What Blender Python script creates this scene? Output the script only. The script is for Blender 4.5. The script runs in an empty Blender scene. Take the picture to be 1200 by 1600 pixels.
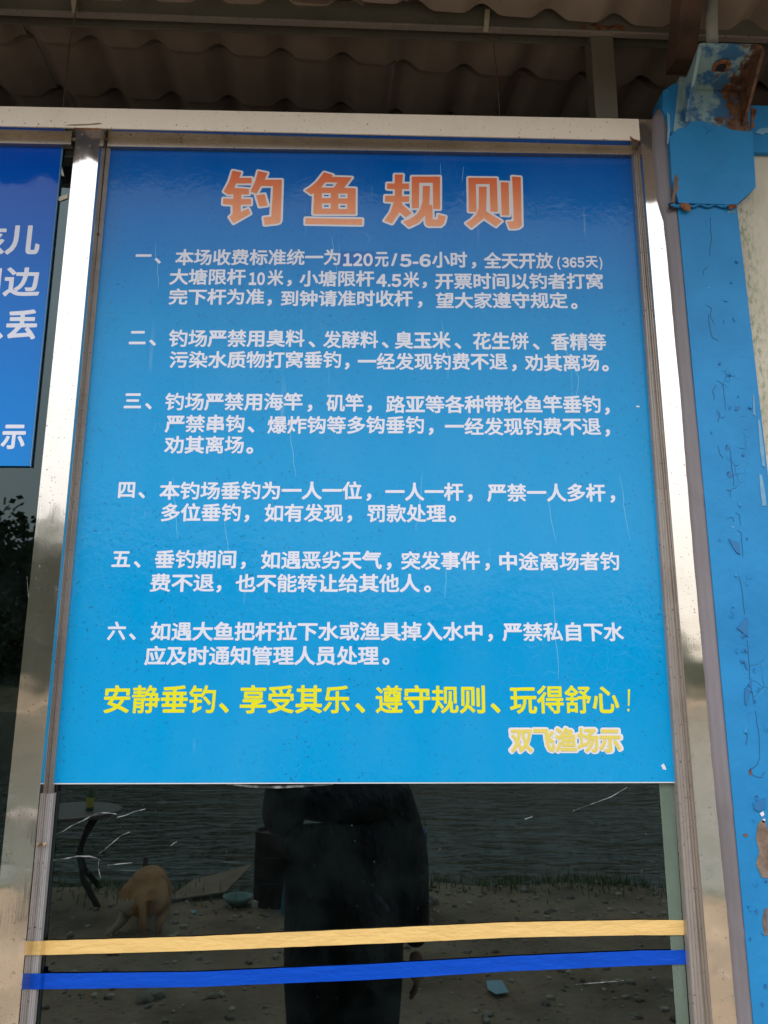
import bpy, bmesh, math, random
import numpy as np
from mathutils import Vector, Matrix
random.seed(7)
sc = bpy.context.scene
COL = sc.collection
# ------------------------------------------------------------------ camera
D, H, F = 1.54, 1.90, 1202.0            # metres to the glass, lens height, focal length in photo pixels
PITCH, YAW, ROLL = math.radians(11.9), math.radians(1.39), math.radians(0.21)
CAM = Vector((0, -D, H))
fw = Vector((math.sin(YAW)*math.cos(PITCH), math.cos(YAW)*math.cos(PITCH), math.sin(PITCH)))
r0 = fw.cross(Vector((0, 0, 1))).normalized(); u0 = r0.cross(fw)
rt = r0*math.cos(ROLL)+u0*math.sin(ROLL); up = u0*math.cos(ROLL)-r0*math.sin(ROLL)
cd = bpy.data.cameras.new('camera'); cam = bpy.data.objects.new('camera', cd); COL.objects.link(cam)
cd.sensor_fit = 'VERTICAL'; cd.sensor_height = 36; cd.lens = F/1600*36
cd.clip_start = 0.02; cd.clip_end = 900
cam.matrix_world = Matrix.Translation(CAM) @ Matrix((rt, up, -fw)).transposed().to_4x4()
sc.camera = cam
# ------------------------------------------------------------------ sky and sun
SUN_EL, SUN_AZ = math.radians(52), math.radians(200)
w = bpy.data.worlds.new('World'); sc.world = w; w.use_nodes = True
nt = w.node_tree; nt.nodes.clear()
o_ = nt.nodes.new('ShaderNodeOutputWorld'); bg = nt.nodes.new('ShaderNodeBackground'); bg.inputs[1].default_value = 0.10
sky = nt.nodes.new('ShaderNodeTexSky'); sky.sky_type = 'NISHITA'; sky.sun_disc = False
sky.sun_elevation = SUN_EL; sky.sun_rotation = SUN_AZ
tc = nt.nodes.new('ShaderNodeTexCoord'); nz = nt.nodes.new('ShaderNodeTexNoise'); nz.inputs['Scale'].default_value = 2.2
nz.inputs['Detail'].default_value = 6
rp = nt.nodes.new('ShaderNodeValToRGB')
rp.color_ramp.elements[0].position = .3; rp.color_ramp.elements[0].color = (10.9, 11.5, 12.0, 1)
rp.color_ramp.elements[1].position = .75; rp.color_ramp.elements[1].color = (15.4, 16, 16.3, 1)
mx = nt.nodes.new('ShaderNodeMixRGB'); mx.inputs[0].default_value = 0.86      # thin bright overcast over the blue
nt.links.new(tc.outputs['Generated'], nz.inputs['Vector']); nt.links.new(nz.outputs['Fac'], rp.inputs[0])
hs = nt.nodes.new('ShaderNodeSeparateXYZ'); nt.links.new(tc.outputs['Generated'], hs.inputs[0])
hr = nt.nodes.new('ShaderNodeValToRGB'); hr.color_ramp.elements[0].position = 0; hr.color_ramp.elements[0].color = (.66, .575, .49, 1)
hr.color_ramp.elements[1].position = .42; hr.color_ramp.elements[1].color = (1, 1, 1, 1); nt.links.new(hs.outputs[2], hr.inputs[0])
mh = nt.nodes.new('ShaderNodeMixRGB'); mh.blend_type = 'MULTIPLY'; mh.inputs[0].default_value = 1
nt.links.new(rp.outputs[0], mh.inputs[1]); nt.links.new(hr.outputs[0], mh.inputs[2])
nt.links.new(sky.outputs[0], mx.inputs[1]); nt.links.new(mh.outputs[0], mx.inputs[2])
nt.links.new(mx.outputs[0], bg.inputs[0]); nt.links.new(bg.outputs[0], o_.inputs[0])
sd = bpy.data.lights.new('sun', 'SUN'); sd.energy = 1.0; sd.angle = math.radians(20); sd.color = (1, .95, .88)
so = bpy.data.objects.new('sun', sd); COL.objects.link(so)
sdir = Vector((math.sin(SUN_AZ)*math.cos(SUN_EL), math.cos(SUN_AZ)*math.cos(SUN_EL), math.sin(SUN_EL)))
so.rotation_euler = sdir.to_track_quat('Z', 'Y').to_euler(); so.location = (0, -10, 12)
sc.view_settings.view_transform = 'Standard'; sc.view_settings.look = 'None'
sc.view_settings.exposure = 0.58; sc.view_settings.gamma = 1
sc.cycles.use_denoising = True
sc.cycles.max_bounces = 10; sc.cycles.transparent_max_bounces = 16
sc.cycles.caustics_reflective = True

# ------------------------------------------------------------------ helpers
def ray(px, py):
    return (rt*((px-600)/F) + up*((800-py)/F) + fw)
def at(px, py, y=0.0):                      # the point of the vertical plane at depth y
    d = ray(px, py); t = (y+D)/d.y; return CAM + d*t
def refl_ground(px, py, z=0.0):             # the ground point whose mirror image shows there
    d = ray(px, py); t = (z-H)/d.z; p = CAM+d*t; return Vector((p.x, -p.y, z))
def refl_at(px, py, dist):                  # a point dist metres in front of the glass, seen mirrored
    p = at(px, py, dist); return Vector((p.x, -p.y, p.z))

def link(name, me, mat=None, parent=None):
    o = bpy.data.objects.new(name, me); COL.objects.link(o)
    if mat: me.materials.append(mat) if not me.materials else None
    if parent: o.parent = parent
    return o
def tag(o, label=None, cat=None, group=None, kind=None):
    if label: o['label'] = label
    if cat: o['category'] = cat
    if group: o['group'] = group
    if kind: o['kind'] = kind
    return o
def empty(name, loc=(0, 0, 0)):
    o = bpy.data.objects.new(name, None); COL.objects.link(o); o.location = loc; o.empty_display_size = .05
    return o
def obj(name, bm, mat=None, parent=None, smooth=False, bevel=0):
    if bevel:
        bmesh.ops.bevel(bm, geom=[e for e in bm.edges if len(e.link_faces) == 2 and e.calc_face_angle(0) > .5], offset=bevel, segments=2, affect='EDGES', clamp_overlap=True)
    bmesh.ops.recalc_face_normals(bm, faces=bm.faces)
    me = bpy.data.meshes.new(name); bm.to_mesh(me); bm.free()
    if smooth:
        for p in me.polygons: p.use_smooth = True
    o = link(name, me, mat)
    if parent:
        o.parent = parent
        me.transform(parent.matrix_basis.inverted())
    return o
def box(bm, a, b):
    vs = [bm.verts.new((x, y, z)) for x in (a[0], b[0]) for y in (a[1], b[1]) for z in (a[2], b[2])]
    for f in ((0, 1, 3, 2), (4, 6, 7, 5), (0, 4, 5, 1), (2, 3, 7, 6), (0, 2, 6, 4), (1, 5, 7, 3)):
        bm.faces.new([vs[i] for i in f])
    return vs
def prism(bm, pts, y0, y1):                 # outline in x,z pulled from y0 to y1
    a = [bm.verts.new((p[0], y0, p[1])) for p in pts]; b = [bm.verts.new((p[0], y1, p[1])) for p in pts]
    n = len(pts)
    bm.faces.new(a); bm.faces.new(b[::-1])
    for i in range(n): bm.faces.new((a[i], b[i], b[(i+1) % n], a[(i+1) % n]))
def loft(bm, rings, close=True, caps=True):
    R = [[bm.verts.new(p) for p in r] for r in rings]
    n = len(R[0])
    for A, B in zip(R, R[1:]):
        for i in range(n if close else n-1):
            bm.faces.new((A[i], A[(i+1) % n], B[(i+1) % n], B[i]))
    if caps and close:
        bm.faces.new(R[0][::-1]); bm.faces.new(R[-1])
def tube(bm, pts, r, n=8):
    pts = [Vector(p) for p in pts]; rings = []
    rr = r if isinstance(r, (list, tuple)) else [r]*len(pts)
    for i, p in enumerate(pts):
        t = (pts[min(i+1, len(pts)-1)]-pts[max(i-1, 0)]).normalized()
        a = t.cross(Vector((0, 0, 1)) if abs(t.z) < .9 else Vector((0, 1, 0))).normalized(); b = t.cross(a)
        rings.append([p+(a*math.cos(k*2*math.pi/n)+b*math.sin(k*2*math.pi/n))*rr[i] for k in range(n)])
    loft(bm, rings)
def lathe(bm, prof, c, n=24):
    loft(bm, [[(c[0]+r*math.cos(k*2*math.pi/n), c[1]+r*math.sin(k*2*math.pi/n), c[2]+z) for k in range(n)] for r, z in prof])

# ------------------------------------------------------------------ materials
class M:
    def __init__(s, name, base=(.5, .5, .5), rough=.5, metal=0, **kw):
        s.m = bpy.data.materials.new(name); s.m.use_nodes = True; s.t = s.m.node_tree
        s.p = s.t.nodes['Principled BSDF']
        s.p.inputs['Base Color'].default_value = (*base, 1); s.p.inputs['Roughness'].default_value = rough
        s.p.inputs['Metallic'].default_value = metal
        for k, v in kw.items(): s.p.inputs[k.replace('_', ' ')].default_value = v
        s._pos = None
    def n(s, typ, **kw):
        nd = s.t.nodes.new('ShaderNode'+typ)
        for k, v in kw.items():
            if k in nd.inputs.keys(): s.set(nd.inputs[k], v)
            elif k.replace('_', ' ') in nd.inputs.keys(): s.set(nd.inputs[k.replace('_', ' ')], v)
            else: setattr(nd, k, v)
        return nd
    def set(s, i, v):
        if isinstance(v, bpy.types.NodeSocket): s.t.links.new(v, i)
        else: i.default_value = v
    def pos(s, scale=(1, 1, 1)):
        g = s.n('NewGeometry').outputs['Position']
        if tuple(scale) == (1, 1, 1): return g
        v = s.n('VectorMath', operation='MULTIPLY'); s.set(v.inputs[0], g); v.inputs[1].default_value = scale
        return v.outputs[0]
    def noise(s, scale, detail=4, rough=.55, sc3=(1, 1, 1), dist=0):
        return s.n('TexNoise', Vector=s.pos(sc3), Scale=scale, Detail=detail, Roughness=rough, Distortion=dist).outputs['Fac']
    def ramp(s, fac, stops):
        r = s.n('ValToRGB'); s.set(r.inputs[0], fac); e = r.color_ramp.elements
        while len(e) < len(stops): e.new(.5)
        for k, (p, c) in zip(e, stops):
            k.position = p; k.color = (*c, 1) if not isinstance(c, (int, float)) else (c, c, c, 1)
        return r.outputs[0]
    def mix(s, fac, a, b, mode='MIX'):
        m = s.n('MixRGB', blend_type=mode); s.set(m.inputs[0], fac)
        for i, c in ((1, a), (2, b)):
            s.set(m.inputs[i], c if isinstance(c, bpy.types.NodeSocket) else (*c, 1))
        return m.outputs[0]
    def math(s, op, a, b=0.0, c=None):
        m = s.n('Math', operation=op); s.set(m.inputs[0], a); s.set(m.inputs[1], b)
        if c is not None: s.set(m.inputs[2], c)
        return m.outputs[0]
    def sep(s):
        return s.n('SeparateXYZ', Vector=s.pos()).outputs
    def bump(s, h, strength=.3, dist=.01):
        b = s.n('Bump', Strength=strength, Distance=dist, Height=h)
        s.set(s.p.inputs['Normal'], b.outputs[0])
    def col(s, c): s.set(s.p.inputs['Base Color'], c)
    def rgh(s, c): s.set(s.p.inputs['Roughness'], c)

def spotty(m, base, dark, scale=8, amt=(.35, .75)):
    m.col(m.mix(m.ramp(m.noise(scale, 6), [(amt[0], 0), (amt[1], 1)]), base, dark))

# printed vinyl of the big rules board: a print gradient plus hairlines, specks and crackle
def vinyl(name, z0, z1, stops, rough, wear=1.0, bumpy=.055):
    m = M(name, rough=rough, Specular_IOR_Level=.23)
    z = m.sep()[2]
    f = m.n('MapRange', Value=z); f.inputs['From Min'].default_value = z0; f.inputs['From Max'].default_value = z1
    c = m.ramp(f.outputs[0], stops)
    cr = m.n('TexVoronoi', feature='DISTANCE_TO_EDGE', Vector=m.mix(.06, m.pos(), m.n('TexNoise', Vector=m.pos(), Scale=9.0, Detail=3.0).outputs['Color'], 'ADD'), Scale=31.0).outputs['Distance']
    crk = m.ramp(cr, [(0, 1), (.012, 0)])
    crk = m.math('MULTIPLY', crk, m.ramp(m.noise(3.0, 3), [(.45, 0), (.65, 1)]))
    st = m.ramp(m.noise(60, 2, .5, (1, 1, .05)), [(.70, 0), (.735, 1)])
    st = m.math('MULTIPLY', st, m.ramp(m.noise(4.0, 3, .5, (3, 1, 1)), [(.5, 0), (.62, 1)]))
    fade = m.math('MULTIPLY', m.math('ADD', m.math('MULTIPLY', crk, .13), m.math('MULTIPLY', st, .22)), wear)
    c = m.mix(m.math('MINIMUM', fade, 1.0), c, (.38, .58, .72))
    sp = m.ramp(m.noise(170, 2), [(.655, 0), (.70, .6*wear)])
    sp = m.math('MULTIPLY', sp, m.ramp(m.noise(2.2, 2), [(.4, .25), (.55, 1)]))
    c = m.mix(sp, c, (.01, .06, .2))
    cl = m.ramp(m.noise(6, 5, .6, (1, 1, .4)), [(.35, 0), (.75, .06*wear)])
    c = m.mix(cl, c, (.30, .52, .72)); m.col(c)
    m.rgh(m.ramp(m.noise(30, 5), [(.3, rough*.7), (.75, rough*1.7)]))
    h = m.math('ADD', m.noise(70, 4), m.math('MULTIPLY', m.noise(9, 2), 2.0))
    m.bump(h, bumpy, .01)
    return m.m

def ink(name, c, dark=None):
    m = M(name, c, .3)
    f = m.ramp(m.noise(55, 4), [(.55, 0), (.8, .35)])
    m.col(m.mix(f, c, dark or tuple(x*.72 for x in c)))
    return m.m
INK_WHITE = ink('white_print', (.68, .70, .82))
INK_CREAM = ink('pale_outline_print', (.74, .72, .76))
INK_YELLOW = ink('yellow_print', (.74, .72, .012), (.5, .6, .06))
INK_PALE = ink('pale_yellow_print', (.72, .60, .13))
def mk_orange():
    m = M('orange_print', rough=.3)
    f = m.n('MapRange', Value=m.sep()[2]); a, b = at(600, 355).z, at(600, 265).z
    f.inputs['From Min'].default_value = a; f.inputs['From Max'].default_value = b
    c = m.ramp(f.outputs[0], [(0, (.86, .34, .17)), (.5, (.80, .23, .07)), (1, (.74, .10, .02))])
    m.col(m.mix(m.ramp(m.noise(90, 3), [(.5, 0), (.8, .3)]), c, (.5, .2, .12))); return m.m
INK_ORANGE = mk_orange()

def steel(name, base, rough, wob=.02, metal=1.0, dirt=.5, grain=(1, 1, .02), tint=(.16, .12, .09)):
    m = M(name, base, rough, metal)
    d = m.ramp(m.noise(5, 8, .7), [(.5, 0), (.9, dirt)])
    d2 = m.ramp(m.noise(190, 2), [(.67, 0), (.71, min(1, dirt*2))])
    dd = m.math('MAXIMUM', d, d2)
    m.col(m.mix(dd, base, tint))
    m.rgh(m.math('ADD', m.math('MULTIPLY', dd, .3), m.ramp(m.noise(40, 4, .5, grain), [(.3, rough*.7), (.7, rough*1.4)])))
    m.bump(m.math('ADD', m.math('MULTIPLY', m.noise(7, 2), 1.0), m.math('MULTIPLY', m.noise(300, 2, .5, grain), .02)), wob, .03)
    return m.m
POLISHED = steel('polished_stainless', (.76, .71, .65), .05, .04, .94, .30)
POLISHED_SIDE = steel('stainless_side', (.55, .53, .5), .07, .02, 1, .5)
TOPBAR = steel('dusty_stainless', (.90, .81, .70), .45, .05, .12, .30, (.05, 1, 1), (.36, .26, .18))
UNDER = steel('stained_stainless', (.42, .38, .34), .30, .05, .9, .7, (.05, 1, 1))
SASH = steel('weathered_aluminium', (.42, .38, .36), .42, .1, .45, .8, (1, 1, .05), (.14, .10, .085))
SASH_W = steel('pale_aluminium', (.56, .54, .56), .42, .1, .4, .45, (1, 1, .05), (.2, .17, .16))
GALV = steel('dull_galvanised', (.20, .20, .17), .5, .1, .4, .7, (.1, 1, 1), (.08, .06, .04))
RUST = M('rust', rough=.85); RUST.col(RUST.ramp(RUST.noise(60, 6), [(.3, (.05, .015, .008)), (.5, (.17, .055, .02)), (.7, (.30, .13, .05))])); RUST.bump(RUST.noise(120, 5), .8, .003); RUST = RUST.m

def column_paint(name='blue_paint', rust=.5, top=False):
    m = M(name, rough=.5, Specular_IOR_Level=.3)
    b1 = m.ramp(m.noise(7, 5), [(.3, (.012, .185, .45)), (.7, (.018, .24, .55))])
    warp = m.mix(.05, m.pos(), m.n('TexNoise', Vector=m.pos(), Scale=14.0, Detail=4.0).outputs['Color'], 'ADD')
    v = m.n('TexVoronoi', feature='DISTANCE_TO_EDGE', Vector=warp, Scale=30.0).outputs['Distance']
    crack = m.ramp(v, [(0, 1), (.03, 0)])
    x = m.sep()[0]
    band = m.n('MapRange', Value=x); xc = at(1160, 800, -.06).x     # the paint has split along the seam down the middle
    gate = m.ramp(m.math('ABSOLUTE', m.math('SUBTRACT', x, xc)), [(.008, 1), (.035, 0)])
    gate = m.math('MULTIPLY', gate, m.ramp(m.noise(11, 4), [(.53, 0), (.60, .55)]))
    m.t.nodes.remove(band)
    crack = m.math('MULTIPLY', crack, gate)
    c = m.mix(crack, b1, (.02, .05, .12))
    chips = m.ramp(m.noise(38, 5, .65), [(.70, 0), (.715, 1)])
    c = m.mix(m.math('MULTIPLY', chips, .9), c, (.24, .42, .52))
    sp = m.ramp(m.noise(210, 2), [(.74, 0), (.76, .8)])
    c = m.mix(sp, c, (.06, .045, .05))
    m.col(c)
    h = m.math('SUBTRACT', m.math('MULTIPLY', m.noise(24, 6), .9), m.math('ADD', crack, chips))
    m.bump(h, .55, .004)
    return m.m
BLUE = column_paint()
OLDPAINT = M('old_pale_paint_with_rust', rough=.6)
_m = OLDPAINT; _a = _m.ramp(_m.noise(9, 6, .65), [(.44, 0), (.50, 1)]); _c = _m.mix(_a, (.025, .12, .27), (.22, .34, .36))
_x = _m.sep()[0]; _g = _m.n('MapRange', Value=_x); _g.inputs['From Min'].default_value = at(1108, 130, -.12).x; _g.inputs['From Max'].default_value = at(1175, 130, -.12).x
_r = _m.ramp(_m.math('ADD', _m.math('MULTIPLY', _g.outputs[0], .35), _m.noise(16, 7, .7)), [(.70, 0), (.76, 1)])
_rc = _m.ramp(_m.noise(70, 5), [(.35, (.04, .018, .012)), (.65, (.17, .075, .03))])
_m.col(_m.mix(_r, _c, _rc)); _m.bump(_m.math('ADD', _r, _m.noise(60, 4)), .5, .003); OLDPAINT = _m.m
CAULK = M('grey_sealant', rough=.55)
CAULK.col(CAULK.mix(CAULK.ramp(CAULK.noise(14, 6, .6, (1, 1, .2)), [(.35, 0), (.75, .8)]), (.21, .19, .215), (.12, .105, .11)))
CAULK.bump(CAULK.math('ADD', CAULK.noise(9, 3, .5, (1, 1, .4)), CAULK.math('MULTIPLY', CAULK.noise(120, 3), .12)), .35, .01); CAULK = CAULK.m
PLASTER = M('off_white_plaster', rough=.85)
PLASTER.col(PLASTER.mix(PLASTER.ramp(PLASTER.noise(9, 7, .65, (2, 1, .5)), [(.42, 0), (.75, .8)]), (.60, .56, .47), (.36, .34, .25)))
_wx = at(1152, 326, -.036).x
_g = PLASTER.n('MapRange', Value=PLASTER.sep()[0]); _g.inputs['From Min'].default_value = _wx; _g.inputs['From Max'].default_value = _wx+.055
_f = PLASTER.math('MULTIPLY', PLASTER.ramp(_g.outputs[0], [(.25, 1), (1, 0)]), PLASTER.ramp(PLASTER.noise(55, 5, .7, (2, 1, .8)), [(.48, 0), (.6, .8)]))
PLASTER.col(PLASTER.mix(_f, PLASTER.mix(PLASTER.ramp(PLASTER.noise(9, 7, .65, (2, 1, .5)), [(.42, 0), (.75, .8)]), (.62, .57, .47), (.42, .38, .29)), (.24, .27, .16)))
PLASTER.bump(PLASTER.noise(40, 5), .3, .004); PLASTER = PLASTER.m
TILE = M('resin_tile', rough=.6)
TILE.col(TILE.mix(TILE.ramp(TILE.noise(5, 6, .6), [(.3, 0), (.75, 1)]), (.34, .28, .245), (.23, .19, .17)))
TILE.bump(TILE.noise(90, 4), .15, .003); TILE = TILE.m
BLACK = M('plain_black', (.012, .012, .013), .5).m
WIRE = M('rusty_wire', (.10, .06, .045), .7).m
YTAPE = M('yellow_tape', rough=.42)
YTAPE.col(YTAPE.mix(YTAPE.ramp(YTAPE.noise(6, 4, .5, (1, 1, 3)), [(.3, 0), (.8, .6)]), (.78, .53, .20), (.72, .46, .17))); YTAPE.bump(YTAPE.noise(22, 4, .6, (.7, 1, 2)), .35, .012); YTAPE = YTAPE.m
BTAPE = M('blue_tape', rough=.4, Specular_IOR_Level=.25)
BTAPE.col(BTAPE.mix(BTAPE.ramp(BTAPE.noise(6, 4, .5, (1, 1, 3)), [(.3, 0), (.8, .6)]), (.0, .062, .50), (.0, .075, .56))); BTAPE.bump(BTAPE.noise(22, 4, .6, (.7, 1, 2)), .35, .012); BTAPE = BTAPE.m
def glass_mat():
    m = M('tinted_glass'); t = m.t; t.nodes.remove(m.p)
    out = [n for n in t.nodes if n.type == 'OUTPUT_MATERIAL'][0]
    b = t.nodes.new('ShaderNodeBump'); b.inputs['Strength'].default_value = .02; b.inputs['Distance'].default_value = .01
    t.links.new(m.noise(4, 2), b.inputs['Height'])
    fr = m.n('Fresnel', IOR=1.78); t.links.new(b.outputs[0], fr.inputs['Normal'])
    gl = m.n('BsdfGlossy', Color=(.76, .97, 1, 1), Roughness=.012); t.links.new(b.outputs[0], gl.inputs['Normal'])
    tr = m.n('BsdfTransparent', Color=(.08, .13, .125, 1))
    mx = m.n('MixShader'); m.set(mx.inputs[0], fr.outputs[0]); m.set(mx.inputs[1], tr.outputs[0]); m.set(mx.inputs[2], gl.outputs[0])
    df = m.n('BsdfDiffuse', Color=(.15, .23, .24, 1))              # dust film and rain spots
    d = m.math('ADD', m.ramp(m.noise(7, 6, .6), [(.45, .002), (.8, .045)]), m.ramp(m.noise(170, 2), [(.72, 0), (.76, .5)]))
    m2 = m.n('MixShader'); m.set(m2.inputs[0], d); m.set(m2.inputs[1], mx.outputs[0]); m.set(m2.inputs[2], df.outputs[0])
    t.links.new(m2.outputs[0], out.inputs[0]); return m.m
GLASS = glass_mat()

# ------------------------------------------------------------------ ground, pond, far bank
SHORE, FAR, WZ = 6.55, 44.0, -0.22
def gz(x, y):
    d = -y
    s = SHORE + .18*math.sin(x*1.3)+.12*math.sin(x*3.1+1)
    if d < s-.5: return .018*math.sin(x*2.1+y)*math.sin(y*1.7)
    if d < s+1.2: return -(d-s+.5)/1.7*.75
    if d < FAR-2: return -.75
    if d < FAR+3: return -.75+(d-FAR+2)/5*1.5
    return .75+min((d-FAR-3)*.03, 6)+.3*math.sin(x*.2)
xs = sorted(set([-300, -200, -140, -100, -70, -50, -35, -25, -18, -14, -11] + [i*.25-9 for i in range(73)] + [11, 14, 18, 25, 35, 50, 70, 100, 140, 200, 300]))
ys = sorted(set([-400, -250, -150, -100, -75, -60] + [-FAR-3+i for i in range(6)] + [-38, -30, -20, -14, -11] + [-9+i*.2 for i in range(46)] + [1, 3, 6, 10, 20, 40, 90, 200]))
vs = [(x, y, gz(x, y)) for y in ys for x in xs]; nx = len(xs)
fs = [(j*nx+i, j*nx+i+1, (j+1)*nx+i+1, (j+1)*nx+i) for j in range(len(ys)-1) for i in range(nx-1)]
me = bpy.data.meshes.new('ground'); me.from_pydata(vs, [], fs)
for p in me.polygons: p.use_smooth = True
g = M('packed_earth', rough=.9)
_c = g.ramp(g.noise(1.3, 8, .65), [(.3, (.13, .092, .06)), (.5, (.29, .21, .135)), (.72, (.42, .32, .215))])
_c = g.mix(g.ramp(g.noise(24, 4), [(.60, 0), (.68, .7)]), _c, (.10, .085, .07))
_c = g.mix(g.ramp(g.noise(38, 3), [(.68, 0), (.72, .8)]), _c, (.48, .44, .38))
_gr = g.ramp(g.math('ADD', g.noise(.5, 5), 0.0), [(.5, 0), (.6, 1)])
_far = g.n('MapRange', Value=g.sep()[1]); _far.inputs['From Min'].default_value = -FAR-1; _far.inputs['From Max'].default_value = -FAR-6
_c = g.mix(g.math('MULTIPLY', _gr, _far.outputs[0]), _c, (.10, .13, .04))
g.col(_c); g.bump(g.math('ADD', g.noise(20, 6), g.noise(3, 4)), .6, .04)
tag(link('ground', me, g.m), 'packed brown earth yard running down to the pond', kind='structure')
bm = bmesh.new(); v = [bm.verts.new(p) for p in ((-280, -FAR-2, WZ), (280, -FAR-2, WZ), (280, -SHORE+.8, WZ), (-280, -SHORE+.8, WZ))]; bm.faces.new(v)
wm = M('pond_water', (.035, .05, .035), .06, IOR=1.33)
wm.bump(wm.math('ADD', wm.noise(3.4, 2, .5, (.6, 1.5, 1)), wm.math('MULTIPLY', wm.noise(.8, 2, .5, (.5, 1.3, 1)), 1.8)), 1.0, .055)
tag(obj('pond_water', bm, wm.m), 'green grey rippled pond water beyond the yard', kind='structure')

# ------------------------------------------------------------------ the building shell behind the glass
ROOM = M('dark_room_plaster', rough=.9); spotty(ROOM, (.16, .17, .16), (.08, .09, .085), 3); ROOM = ROOM.m
bt = tag(empty('fishing_hut', (0, 1.8, 0)), 'low hut whose dim room lies behind the tinted window and under the tiled roof', 'building')
def wallbox(name, a, b, mat=ROOM):
    bm = bmesh.new(); box(bm, a, b); return obj(name, bm, mat, bt)
wallbox('rear_wall', (-4, 3.6, 0), (4, 3.75, 4.1)); wallbox('side_wall', (-4.15, .05, 0), (-4, 3.75, 4.1)); wallbox('side_wall', (4, .05, 0), (4.15, 3.75, 4.1))
wallbox('lower_wall', (-4.15, -.02, 0), (.84, .05, .62), PLASTER); wallbox('floor', (-4, .05, 0.03), (4, 3.6, .06))
wallbox('lintel_wall', (.99, .08, 0), (4.15, .16, 3.15))
# ------------------------------------------------------------------ the roof, purlin, post, straps
RA = math.radians(3.2); RZ, RS = H+1.525, .155       # turn in plan, height at y=0.01, rise per metre inwards
ca, sa = math.cos(RA), math.sin(RA)
def roof_pt(u, v, dz=0):                            # u along the eave, v inwards
    x = u*ca - v*sa; y = u*sa + v*ca + .01
    return (x, y, RZ+RS*v+dz)
CP, WP = .22, .16
U0 = -.700                                          # a crest line
def prof(u, v):
    a = ((u-U0)/WP) % 1.0; a = min(a, 1-a)*2        # 0 at the crest
    h = .031*(0.5+0.5*math.cos(math.pi*min(a/.62, 1)))
    k = ((v+.05)/CP) % 1.0
    return h + .027*(1-k) - .008 + (.034 if k < .185 else 0)  # slot added to the shape so each step shows a dark shadow line
rf = tag(empty('tiled_roof', (0, 0, RZ)), 'brown moulded resin tile roof seen from below above the window', 'roof')
def roof_u(px, py):                                 # where a sight line meets the roof, along the eave
    d = ray(px, py); t = .2
    for _ in range(400):
        p = CAM+d*t; x, y = p.x, p.y-.01; v = -x*sa+y*ca
        if p.z > RZ+RS*v: break
        t += .01
    return x*ca+y*sa
SM = roof_u(625, 115); seams = [SM+.96*k for k in range(-4, 5)]
vrows = []
k0 = -3
for k in range(k0, 19):
    for t in (0.0, .184, .186, .45, .72, .995): vrows.append((k+t+.0001)*CP-.05)
vrows = [-.60]+[v for v in vrows if v > -.50]
for si in range(len(seams)-1):
    ua, ub = seams[si]-.012, seams[si+1]+.012
    nu = int((ub-ua)/WP*14); bm = bmesh.new(); grid = []
    for v_ in vrows:
        row = []
        for i in range(nu+1):
            u = ua+(ub-ua)*i/nu
            vq = v_ if v_ > -.59 else min(-.52, -.62-.10*u)         # the eave is not quite square to the wall
            row.append(bm.verts.new(roof_pt(u, vq, prof(u, v_)+(.011 if si % 2 else 0))))
        grid.append(row)
    for A, B in zip(grid, grid[1:]):
        for i in range(nu): bm.faces.new((A[i], A[i+1], B[i+1], B[i]))
    o = obj('roof_sheet', bm, TILE, rf, True)
    so_ = o.modifiers.new('thickness', 'SOLIDIFY'); so_.thickness = .004; so_.offset = 1
    o.modifiers.new('es', 'EDGE_SPLIT').split_angle = math.radians(35)
def beam(name, p, q, mat, parent, wy, wz, bev=.003):     # square tube whose lower front edge runs p to q
    bm = bmesh.new(); rings = []
    for c in (p, q): rings.append([(c.x, c.y, c.z), (c.x, c.y+wy, c.z), (c.x, c.y+wy, c.z+wz), (c.x, c.y, c.z+wz)])
    loft(bm, rings); return obj(name, bm, mat, parent, bevel=bev)
PY = .0
pl, pr = at(-500, -2, PY), at(1700, 79, PY); pl.z -= .0; 
bm = bmesh.new()
loft(bm, [[(c.x, c.y+dy, c.z+dz) for dy, dz in ((0, 0), (.004, 0), (.004, .056), (.036, .056), (.036, -.0), (.040, -.0), (.040, .062), (0, .062))] for c in (pl, pr)])
pu = obj('roof_purlin', bm, GALV)
tag(pu, 'grey green galvanised steel purlin running under the roof tiles', 'purlin')
# bottom lip of the purlin
bm = bmesh.new()
lip = [[(c.x, c.y-.004, c.z-.0035), (c.x, c.y+.01, c.z-.0035), (c.x, c.y+.01, c.z+.002), (c.x, c.y-.004, c.z+.002)] for c in (pl, pr)]
loft(bm, lip); o = obj('bottom_lip', bm, SASH, pu)
# stub post under the purlin
a, b = at(930, 186, .01), at(965, 186, .01)
bm = bmesh.new(); box(bm, (a.x, .005, 3.02), (b.x, .055, at(945, 41, PY).z-.002))
po = tag(obj('steel_post', bm, steel('browned_post_steel', (.19, .175, .145), .5, .1, .35, .9, (1, 1, .1), (.10, .05, .03)), None, bevel=.003), 'short greenish steel post with rusty weld under the purlin', 'post')
bm = bmesh.new(); zt = at(945, 42, PY).z
for i in range(26):
    x = a.x-.022+(b.x-a.x+.044)*i/25; bmesh.ops.create_icosphere(bm, subdivisions=1, radius=random.uniform(.003, .009), matrix=Matrix.Translation((x, .003, zt+random.uniform(-.004, .004))))
obj('weld', bm, RUST, po)
def strap(pxa, pya, pxb, pyb, wd, label):
    p, q = at(pxa, pya, -.012), at(pxb, pyb, -.012); bm = bmesh.new()
    loft(bm, [[(c.x-wd, c.y, c.z), (c.x+wd, c.y, c.z), (c.x+wd, c.y+.003, c.z), (c.x-wd, c.y+.003, c.z)] for c in (p, (p+q)/2+Vector((0, -.003, 0)), q)])
    return tag(obj('hanging_strap', bm, M('pale_strap', (.42, .38, .30), .6).m), label, 'strap')
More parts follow.
